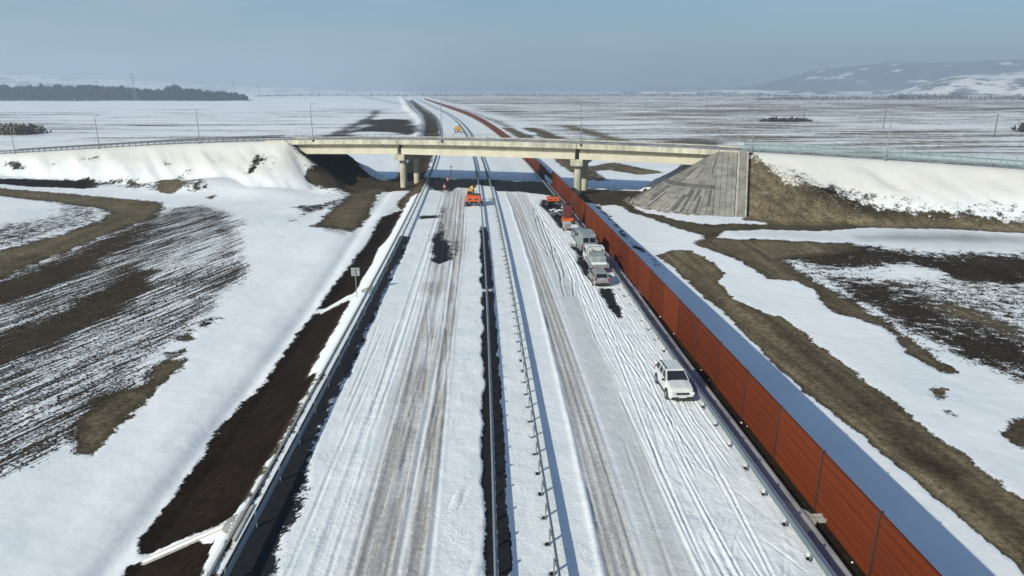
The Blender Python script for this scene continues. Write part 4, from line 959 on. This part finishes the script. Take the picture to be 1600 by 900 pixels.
def van(loc, rz):
    r = empty('van', loc, rz, 'grey panel van with dark rear windows parked between the white truck and the hatchback', 'van')
    mb = MB(); loft(mb, [[(-w_, y, z0), (w_, y, z0), (w_, y, z0 + .9), (w_ - .12, y, z1), (-w_ + .12, y, z1), (-w_, y, z0 + .9)] for y, z0, z1, w_ in ((-2.7, .5, 1.42, .88), (-2.5, .38, 1.5, .95), (-1.9, .35, 1.65, .98), (-1.2, .35, 2.35, .98), (-.9, .35, 2.45, .98), (2.5, .35, 2.45, .98), (2.7, .4, 2.35, .95))]); mb.build('body', M['grey_paint'], r, bevel=.04)
    MB().panel([(-.82, -1.92, 1.7), (.82, -1.92, 1.7), (.78, -1.28, 2.3), (-.78, -1.28, 2.3)], .03).build('windscreen', M['glass'], r)
    for sg in (-1, 1):
        MB().box((sg * .96, -1.15, 1.75), (.06, .85, .55)).build('side_window', M['glass'], r)
        MB().box((sg * .42, 2.72, 1.75), (.70, .03, .6)).build('rear_window', M['glass'], r)
        MB().box((sg * .86, 2.70, 1.0), (.14, .06, .45)).build('tail_light', M['redlight'], r)
        MB().box((sg * 1.1, -1.6, 1.65), (.18, .1, .28)).build('mirror', M['black'], r)
        for y in (-1.75, 1.6): wheel(r, sg * .88, y, .36, .24, sg)
    mb = MB()
    for x in (-.6, 0, .6): mb.box((x, .8, 2.475), (.06, 3.0, .04))
    mb.build('roof_rib', M['grey_paint'], r); MB().box((0, 2.7, .5), (1.8, .16, .16)).build('rear_bumper', M['black'], r)
van(road(86.3, 11.9, .05), R(181))
# trailer box
r = empty('trailer', road(98.0, 11.0, .1), R(4), 'small silver box trailer standing left of the hatchback near the dark red post driver', 'trailer')
MB().box((0, 0, .85), (1.05, 1.3, .8)).build('box', M['silver_paint'], r, bevel=.05); MB().box((0, 0, 1.28), (1.1, 1.35, .05)).build('lid', M['white_paint'], r)
for sg in (-1, 1): wheel(r, sg * .52, 0, .26, .16, sg)
MB().cyl((0, 1.1, .45), (0, 2.2, .45), .05, n=6).build('drawbar', M['machine'], r)
# dark shape beside the truck: steel toolbox on the verge
def tracked(name, loc, rz, label, cat, house, size=(2.5, 3.0, 1.2), boom=True, boomm='yellow', cab=True):
    r = empty(name, loc, rz, label, cat)          # front faces +Y
    sx, sy, sz = size
    for sg in (-1, 1):
        tr = MB(); tr.prism([(-1.7, .35), (-1.5, .08), (1.5, .08), (1.7, .35), (1.5, .72), (-1.5, .72)], sg * (sx / 2 - .05) - .25, sg * (sx / 2 - .05) + .25, 'x'); tk = tr.build('track', M['machine'], r, bevel=.03)
    MB().box((0, 0, .75), (1.4, 1.6, .4)).build('undercarriage', M['machine'], r)
    MB().box((0, -sy * .18, .95 + sz / 2), (sx, sy * .55, sz)).build('engine_house', M[house], r, bevel=.08)
    MB().box((0, -sy / 2 - .05, .95 + sz * .42), (sx * 1.02, .5, sz * .8)).build('counterweight', M[house], r, bevel=.1)
    for sg in (-1, 1): MB().box((sg * sx * .22, -sy / 2 - .31, .95 + sz * .45), (sx * .2, .04, sz * .22)).build('grille', M['machine'], r)
    MB().box((.35, -sy * .1, 1.0 + sz), (sx * .55, sy * .42, .22)).build('engine_cover', M['machine'], r, bevel=.04)
    MB().cyl((.5, -.4, 1 + sz), (.5, -.4, 1.6 + sz), .07, n=8).build('exhaust', M['machine'], r)
    if cab:
        cb = MB(); cb.prism([(.1, 1.0), (1.5, 1.0), (1.35, 2.75), (.1, 2.85)], -sx / 2 + .05, -sx / 2 + 1.05, 'x'); c_ = cb.build('cab', M[boomm if boomm != 'machine' else house], r, bevel=.05)
        MB().box((-sx / 2 + .03, .75, 2.1), (.05, .95, .9)).build('side_window', M['glass'], r); MB().box((-sx / 2 + .55, 1.42, 2.0), (.8, .08, 1.1), 0, 0, -.08).build('windscreen', M['glass'], r); MB().box((-sx / 2 + .55, .08, 2.15), (.8, .05, .8)).build('rear_window', M['glass'], r)
    if boom:
        bm_ = MB(); P = [(-0.1, 1.0, 1.4), (-0.5, 2.9, 3.0), (-1.1, 4.6, 2.5)]; bm_.cyl(P[0], P[1], .26, .30, 4); bm_.cyl(P[1], P[2], .30, .2, 4); bm_.build('boom', M[boomm], r)
        MB().cyl(P[2], (-1.2, 5.0, 1.2), .2, .14, 4).build('stick', M[boomm], r)
        MB().prism([(4.9, 1.9), (5.7, 1.7), (5.6, .8), (4.9, .7), (4.6, 1.3)], -1.7, -.7, 'x').build('bucket', M['machine'], r)
        MB().cyl((-.15, 1.3, 1.1), (-.4, 2.4, 2.4), .08, n=8).build('hydraulic_ram', M['rim'], r)
    return r
tracked('excavator', tuple(road(121.8, -2.5, .05)), R(-4), 'orange excavator with yellow boom standing on snow just in front of the bridge', 'excavator', 'orange', (2.6, 3.0, 1.05))
tracked('excavator', tuple(road(338, -4.3, .05)), R(4), 'yellow excavator far away on the left carriageway beyond the bridge', 'excavator', 'yellow', (2.9, 3.4, 1.9), boom=True)
tracked('compact_loader', tuple(road(121, 11.6, .05)), R(-4), 'small orange tracked machine without a boom right of the median near the bridge', 'loader', 'orange', (2.3, 2.2, .75), boom=False, cab=False)
# guardrail post driver
r = empty('post_driver', road(103.8, 11.9, .05), R(-2), 'dark red tall mast guardrail post driving machine beside the right guardrail', 'machine')
for sg in (-1, 1): MB().prism([(-1.2, .3), (-1, .08), (1, .08), (1.2, .3), (1, .55), (-1, .55)], sg * .75 - .18, sg * .75 + .18, 'x').build('track', M['machine'], r)
MB().box((0, -.2, .8), (1.7, 2.0, .45)).build('chassis', M['orange'], r, bevel=.04)
MB().box((-.1, 0, 1.9), (1.3, 1.3, 1.8)).build('engine_house', M['darkred'], r, bevel=.06)
mb = MB(); mb.box((.62, .3, 2.1), (.14, .14, 3.4)); mb.box((.98, .3, 2.1), (.14, .14, 3.4))
for k in range(8): mb.box((.8, .3, .8 + k * .42), (.3, .08, .06))
mb.build('mast', M['darkred'], r); MB().box((.8, .12, 3.3), (.34, .34, .7)).build('hammer', M['machine'], r)
MB().box((-.2, -1.2, .75), (1.8, .18, .3)).build('rear_beam', M['orange'], r)
# heap of guardrail parts
def heap(p, label):
    r = empty('steel_parts_pile', p, 0, label, 'pile')
    mb = MB()
    for i in range(26): mb.box((random.uniform(-1, 1), random.uniform(-.9, .9), .08 + random.random() * .45), (random.uniform(.1, .3), random.uniform(1.4, 3.2), .08), random.uniform(-.4, .4))
    mb.build('beam_stack', M['steel'], r)
    mb = MB()
    for i in range(7): mb.box((random.uniform(-1, 1), random.uniform(-1, 1), .6 + random.random() * .2), (.5, .5, .06), random.uniform(0, 3))
    mb.build('snow_cover', M['snowlump'], r)
heap(road(112, 11.2, .05), 'loose pile of grey steel guardrail parts between the orange machine and the red post driver')
# barrels, post, pallets near the bridge
def barrel(p, label):
    r = empty('traffic_barrel', p, 0, label, 'barrel', 'red barrels by the bridge'); MB().cyl((0, 0, 0), (0, 0, 1.05), .34, .26, 14).build('drum', M['barrel'], r); MB().cyl((0, 0, .45), (0, 0, .65), .318, .306, 14).build('band', M['white_paint'], r)
barrel(at(695, 295), 'red barrel on dark asphalt, nearer of the two left of the excavator'); barrel(at(700, 283), 'red barrel in the bridge shadow, farther of the two left of the excavator')
r = empty('marker_post', at(705, 277), 0, 'thin rusty steel post standing in the bridge shadow left of the median', 'post'); MB().box((0, 0, 1.3), (.12, .12, 2.6)).build('post', M['post_brown'], r); MB().box((0, 0, 2.5), (.9, .08, .1)).build('crossbar', M['post_brown'], r)
# square sign seen from behind
sp = at(558, 470, -.8)
r = empty('road_sign', (sp.x, sp.y, float(hground(sp.x, sp.y))), R(2), 'square road sign seen from behind on a thin pole left of the road', 'sign')
MB().cyl((0, 0, -.2), (0, 0, 3.1), .045, n=8).build('pole', M['lampsteel'], r); MB().box((0, .06, 2.75), (.85, .04, .85)).build('sign_panel', M['sign'], r, bevel=.01)
mb = MB(); mb.box((0, .03, 2.95), (.8, .03, .05)); mb.box((0, .03, 2.55), (.8, .03, .05)); mb.build('bracket', M['steel'], r)

# ------------------------------------------------------------------ utility poles and pylons
ordn = ['nearest', 'second nearest', 'third nearest', 'fourth', 'fifth', 'sixth', 'seventh', 'eighth', 'ninth', 'tenth', 'eleventh']
poles = [(1553, 215, 185), (1380, 202, 175), (1256, 188, 171), (1170, 184, 168), (1103, 175, 161), (1057, 175, 160), (1009, 171, 157), (968, 168, 155), (934, 167, 155), (903, 165, 154), (883, 163, 153)]
for i, (px, pb, ptp) in enumerate(poles):
    x, y = G(px, pb); d = math.hypot(x, y); hgt = (pb - ptp) * d / 1090
    r = empty('utility_pole', (x, y, float(hground(x, y))), R(20), ('%s of the wooden utility poles on the snowy field beyond the right ramp' % ordn[i]) if i < 3 else ('%s utility pole from the right in the row fading over the right field' % ordn[i]), 'utility pole', 'utility poles on the right field')
    MB().cyl((0, 0, -.2), (0, 0, hgt), .22, .14, 6).build('pole', M['wood'], r); MB().box((0, 0, hgt - .6), (2.2, .16, .16)).build('crossarm', M['wood'], r)
def pylon(px, pb, ptp, label):
    x, y = G(px, pb); d = math.hypot(x, y); h = (pb - ptp) * d / 1085
    r = empty('power_pylon', (x, y, float(hground(x, y))), R(25), label, 'pylon', 'lattice power pylons on the left plain')
    mb = MB(); lv = [(0, 3.6), (.3, 2.2), (.55, 1.1), (.72, .8), (1.0, .15)]
    for (q0, w0), (q1, w1) in zip(lv[:-1], lv[1:]):
        for sx in (-1, 1):
            for sy in (-1, 1):
                mb.cyl((sx * w0, sy * w0, q0 * h), (sx * w1, sy * w1, q1 * h), .22, n=4)
                mb.cyl((sx * w0, sy * w0, q0 * h), (-sx * w1, sy * w1, q1 * h), .12, n=4); mb.cyl((sx * w0, sy * w0, q0 * h), (sx * w1, -sy * w1, q1 * h), .12, n=4)
    mb.build('lattice_tower', M['lampsteel'], r)
    for q, l in ((.70, 7), (.82, 5.5), (.93, 4)):
        MB().prism([(-l, q * h), (l, q * h), (.8, q * h + 1.2), (-.8, q * h + 1.2)], -.2, .2).build('crossarm', M['lampsteel'], r)
pylon(212, 157.5, 121, 'tall lattice power pylon in front of the dark woods at the left')
pylon(367, 151, 127, 'smaller lattice power pylon at the right end of the dark woods')
pylon(405, 150, 133, 'faint far lattice power pylon right of the dark woods')

# ------------------------------------------------------------------ far woods, hedges
def twigs(name, pts_fn, n, m, label, hmin, hmax, wmin=1.0, wmax=4.0):
    vs = []; fs = []
    for i in range(n):
        x, y, z, hh = pts_fn(); a = random.uniform(0, math.pi); ww = random.uniform(wmin, wmax); ln = random.uniform(hmin, hmax)
        dx, dy = math.cos(a) * ww / 2, math.sin(a) * ww / 2; tx, ty = random.uniform(-.6, .6) * ww, random.uniform(-.6, .6) * ww
        k = len(vs); vs += [(x - dx, y - dy, z), (x + dx, y + dy, z + random.uniform(-.2, .2) * ln), (x + tx + dx * .4, y + ty + dy * .4, z + ln * random.uniform(.6, 1)), (x + tx - dx * .5, y + ty - dy * .5, z + ln)]; fs.append((k, k + 1, k + 2, k + 3))
    me = bpy.data.meshes.new(name); me.from_pydata(vs, [], fs); me.materials.append(m); o = bpy.data.objects.new(name, me); col.objects.link(o)
    tag(o, label, None, None, 'stuff'); return o
wprof = np.array([[-60, 131], [0, 132], [30, 133], [60, 131], [100, 132], [150, 133], [190, 134], [210, 137], [240, 139], [255, 136], [262, 131], [275, 130], [284, 136], [300, 137], [330, 141], [370, 144], [383, 149], [388, 155]], float)
def wood_pt():
    while True:
        px = random.uniform(-60, 386); dep = random.random()
        x, y = WX(px, dep); top = np.interp(px, wprof[:, 0], wprof[:, 1]); d = math.hypot(x, y)
        htop = max(3, 20 + (140 - top) * d / 1085 + 3.0) * (.56 + .36 * vnoise(np.array([px * .23]), np.array([dep * 3]), 5)[0])
        zz = random.random() ** .75 * (htop - 3)
        return x, y, zz - 1.8, htop
def WX(px, dep):
    a = math.atan((px - 800) / 1111) + YAW; d = 1450 + dep * 170
    return CAM.x + d * math.tan(a) * 1.0, d * 1.0
twigs('woods', wood_pt, 42000, M['trees'], 'long dark belt of leafless woods on the horizon at the left', 3.0, 7.5, .5, 2.6)
def strip_pts(px0, px1, py, dp, hh):
    def f():
        px = random.uniform(px0, px1); x, y = G(px, py + random.uniform(-dp, dp)); e = min(1, (px - px0) / 12, (px1 - px) / 12)
        return x, y, float(hground(x, y)) + random.random() * hh * max(.1, e), 1
    return f
def hedge(px0, px1, py, hh, n, label, dp=.3, mt='brush', hm=(1, 2.5)):
    a = [G(px0 + (px1 - px0) * i / 24, py) for i in range(25)]
    def f():
        q = random.random() * 23.99; i = int(q); t = q - i; x = a[i][0] * (1 - t) + a[i + 1][0] * t; y = a[i][1] * (1 - t) + a[i + 1][1] * t
        e = min(1, q / 2 + .15, (24 - q) / 2 + .15) * (.5 + .7 * random.random()); x += random.uniform(-3, 3); y += random.uniform(-1, 1) * dp
        return x, y, float(base(x, y)) - .5 + random.random() * hh * e, 1
    return twigs('hedge', f, n, M[mt], label, hm[0], hm[1], .6, 2.2)
hedge(-60, 55, 209, 4.0, 1600, 'tan brown reed bed on the snow at the far left edge behind the ramp', 9, 'brush', (1, 2.2))
hedge(1192, 1262, 190, 2.0, 500, 'low dark brush strip on the right field behind the ramp', 5, 'trees')
hedge(1590, 1640, 206, 4.0, 300, 'dark bush at the right picture edge beyond the ramp', 4, 'trees')
hedge(1180, 1900, 156, 7, 3000, 'line of low dark shrubs along the far side of the right field', 16, 'trees', (2, 4))
hedge(1390, 1510, 153.5, 11, 900, 'clump of taller dark shrubs below the snowy hill', 10, 'trees', (2, 5))
hedge(400, 1250, 150.5, 9, 3800, 'thin dark line of shrubs along the horizon centre', 30, 'trees', (2, 5))
# scrubby weeds on the right ramp toe and by the boulders
def scrub():
    while True:
        px = random.uniform(1166, 1345); py = random.uniform(246, 345)
        x, y = G(px, py)
        if px > 1165 + 6 and py > 244 + (px - 1166) * .45 and py < 348: return x, y, float(hground(x, y)) + random.random() * .15, 1
twigs('brushwood', scrub, 3600, M['brush'], 'dry tan weeds on the ramp slope right of the paved cone', .06, .2, .06, .3)

# tufts and clods on the bare ground near the camera
ok = np.nonzero(((S < .3) & (D < 115) & (D > 18) & (np.abs(U) > 15.6) & (SOIL > .3) & (vnoise(X * .5, Y * .5, 201) > .4)).ravel())[0]
XF, YF, ZF, DF = X.ravel(), Y.ravel(), Z.ravel(), D.ravel()
def tuft():
    while True:
        i = ok[int(rng.integers(len(ok)))]
        if random.random() < min(1, (DF[i] / 60) ** 1.0): return XF[i] + random.uniform(-.2, .2), YF[i] + random.uniform(-.2, .2), ZF[i] - .03, 1
M['straw'] = mat('dead_straw', (.085, .068, .042), .95, c2=(.022, .016, .011), nscale=1.5)
twigs('dead_grass', tuft, 9000, M['straw'], 'dead grass tufts on the bare brown ground both sides of the motorway', .03, .12, .03, .16)
ok2 = np.nonzero(((S > .2) & (S < .60) & (FUR > .3) & (D < 100) & (D > 18) & (np.abs(U) > 17)).ravel())[0]
cl_ = MB()
for i in rng.choice(ok2, 3800):
    q = random.uniform(.02, .08) * (1 + DF[i] / 150); cl_.box((XF[i] + random.uniform(-.3, .3), YF[i] + random.uniform(-.3, .3), ZF[i] + .01), (q * 1.5, q, q * .8), random.uniform(0, 3), random.uniform(-.5, .5), random.uniform(-.5, .5))
M['clod'] = mat('soil_clod', (.020, .014, .010), .95, noise=.4)
tag(cl_.build('soil_clods', M['clod']), 'dark soil clods poking through the thin snow of the fields', None, None, 'stuff')

# snow lumps by the right cone and along the road edge
lum = MB()
for i in range(150):
    s = random.uniform(14, 60); sd_ = random.random()
    if sd_ < .3: u_, sz = random.uniform(-11.6, -10.3) + (.8 if s < 35 else 0), random.uniform(.05, .16)
    elif sd_ < .34: u_, sz = random.uniform(14.55, 14.8), random.uniform(.05, .13)
    else: u_, sz = random.uniform(7.6, 12.3), random.uniform(.05, .12)
    p = road(s, u_, 0); p.z = (-.30 if u_ > 13.5 else .09)
    sz *= .55; lum.box(p, (sz * 1.4, sz * 1.4, sz), random.uniform(0, 3), random.uniform(-.5, .5), random.uniform(-.5, .5))
tag(lum.build('snow_lumps', M['snowlump'], bevel=0), 'small broken snow lumps lying along the road edges', None, None, 'stuff')

# ------------------------------------------------------------------ hills
def hill_mat(name, forest_amt, tint):
    k = NT(name); P = k.n('ShaderNodeNewGeometry').outputs['Position']
    n = k.noise(k.n('ShaderNodeMapping', {'Vector': P, 'Scale': (.005, .005, .02)}).outputs[0], 1.0, 8, .68)
    f = k.rng(n, forest_amt - .04, forest_amt + .04, smooth=True)
    k.put(k.b.inputs['Base Color'], k.mix(f, tint, (.74, .73, .70))); k.b.inputs['Roughness'].default_value = .95; return k.m
def hill(name, outline, dist, depth, m, label, seed=0, rough=.12):
    """outline: (px, crest py) pairs; real ridge at the given distance"""
    px = np.linspace(outline[0][0], outline[-1][0], 240); o_ = np.array(outline, float); cy = np.interp(px, o_[:, 0], o_[:, 1])
    cy = np.convolve(np.pad(cy, 6, mode='edge'), np.ones(13) / 13, 'valid')
    ang = np.arctan((px - 800) / 1111) + YAW; rows = np.linspace(-1, 1, 50)
    Px, Rw = np.meshgrid(ang, rows); dd = dist + Rw * depth / 2
    crest = 20 + (140 - cy) * dist / 1111 / np.cos(ang - YAW) ; Hc = np.broadcast_to(crest, Px.shape)
    sh = np.cos(Rw * math.pi / 2) ** .9; XX = CAM.x + dd * np.sin(Px); YY = dd * np.cos(Px)
    n_ = fbm(XX * .0016, YY * .0016, seed, 5); rid = 1 - np.abs(fbm(XX * .004, YY * .002, seed + 9, 4) * 2 - 1)
    HH = -6 + (Hc + 6) * sh * (1 - rough + rough * 2 * (n_ - .5) * (1 - .7 * sh)) + (rid - .7) * 60 * rough * sh * (1 - sh) * 4
    nr, na = XX.shape; idx = np.arange(nr * na).reshape(nr, na); F = np.stack([idx[:-1, :-1], idx[:-1, 1:], idx[1:, 1:], idx[1:, :-1]], -1).reshape(-1, 4)
    o = np_mesh(name, np.stack([XX, YY, HH], -1).reshape(-1, 3), F, {}, m); tag(o, label, None, None, 'structure')
M['hill_f'] = hill_mat('forested_hill', .60, (.07, .09, .12)); M['hill_s'] = hill_mat('snowy_hill', .455, (.10, .09, .08)); M['hill_d'] = hill_mat('distant_hill', .48, (.06, .06, .06))
hill('hills', [(1380, 150), (1420, 132), (1450, 118), (1490, 108), (1540, 106), (1600, 101), (1700, 92), (1900, 84)], 4300, 1500, M['hill_s'], 'nearer snowy hill with gullies at the right edge', 4, .45)
hill('hills', [(1000, 142), (1100, 138), (1180, 132), (1230, 118), (1270, 106), (1340, 100), (1400, 98), (1480, 101), (1600, 99), (1800, 98)], 6000, 1800, M['hill_f'], 'long forested hill fading into blue haze at the right', 6, .25)
hill('hills', [(950, 142), (1040, 139), (1100, 135), (1180, 134), (1260, 138), (1330, 138), (1400, 134), (1480, 139), (1560, 140)], 4600, 900, M['hill_d'], 'low pale snowy foothills under the forested hill', 12, .5)
hill('hills', [(-200, 112), (-60, 112), (20, 116), (100, 119), (200, 122), (300, 128), (420, 134), (560, 140), (640, 143)], 7000, 1600, M['hill_s'], 'very faint pale snowy hills in haze at the left', 15, .3)

# ------------------------------------------------------------------ haze
hz = bpy.data.materials.new('haze'); hz.use_nodes = True; t = hz.node_tree
t.nodes.remove(t.nodes['Principled BSDF']); pv = t.nodes.new('ShaderNodeVolumePrincipled')
pv.inputs['Color'].default_value = (.55, .67, .79, 1); pv.inputs['Density'].default_value = 2.6e-4; pv.inputs['Anisotropy'].default_value = .2
t.links.new(pv.outputs[0], t.nodes['Material Output'].inputs['Volume'])
HB = 9600
o = MB().box((0, 0, 185), (HB * 2, HB * 2, 400)).build('haze', hz); tag(o, 'thin blue winter haze over the plain', None, None, 'stuff')
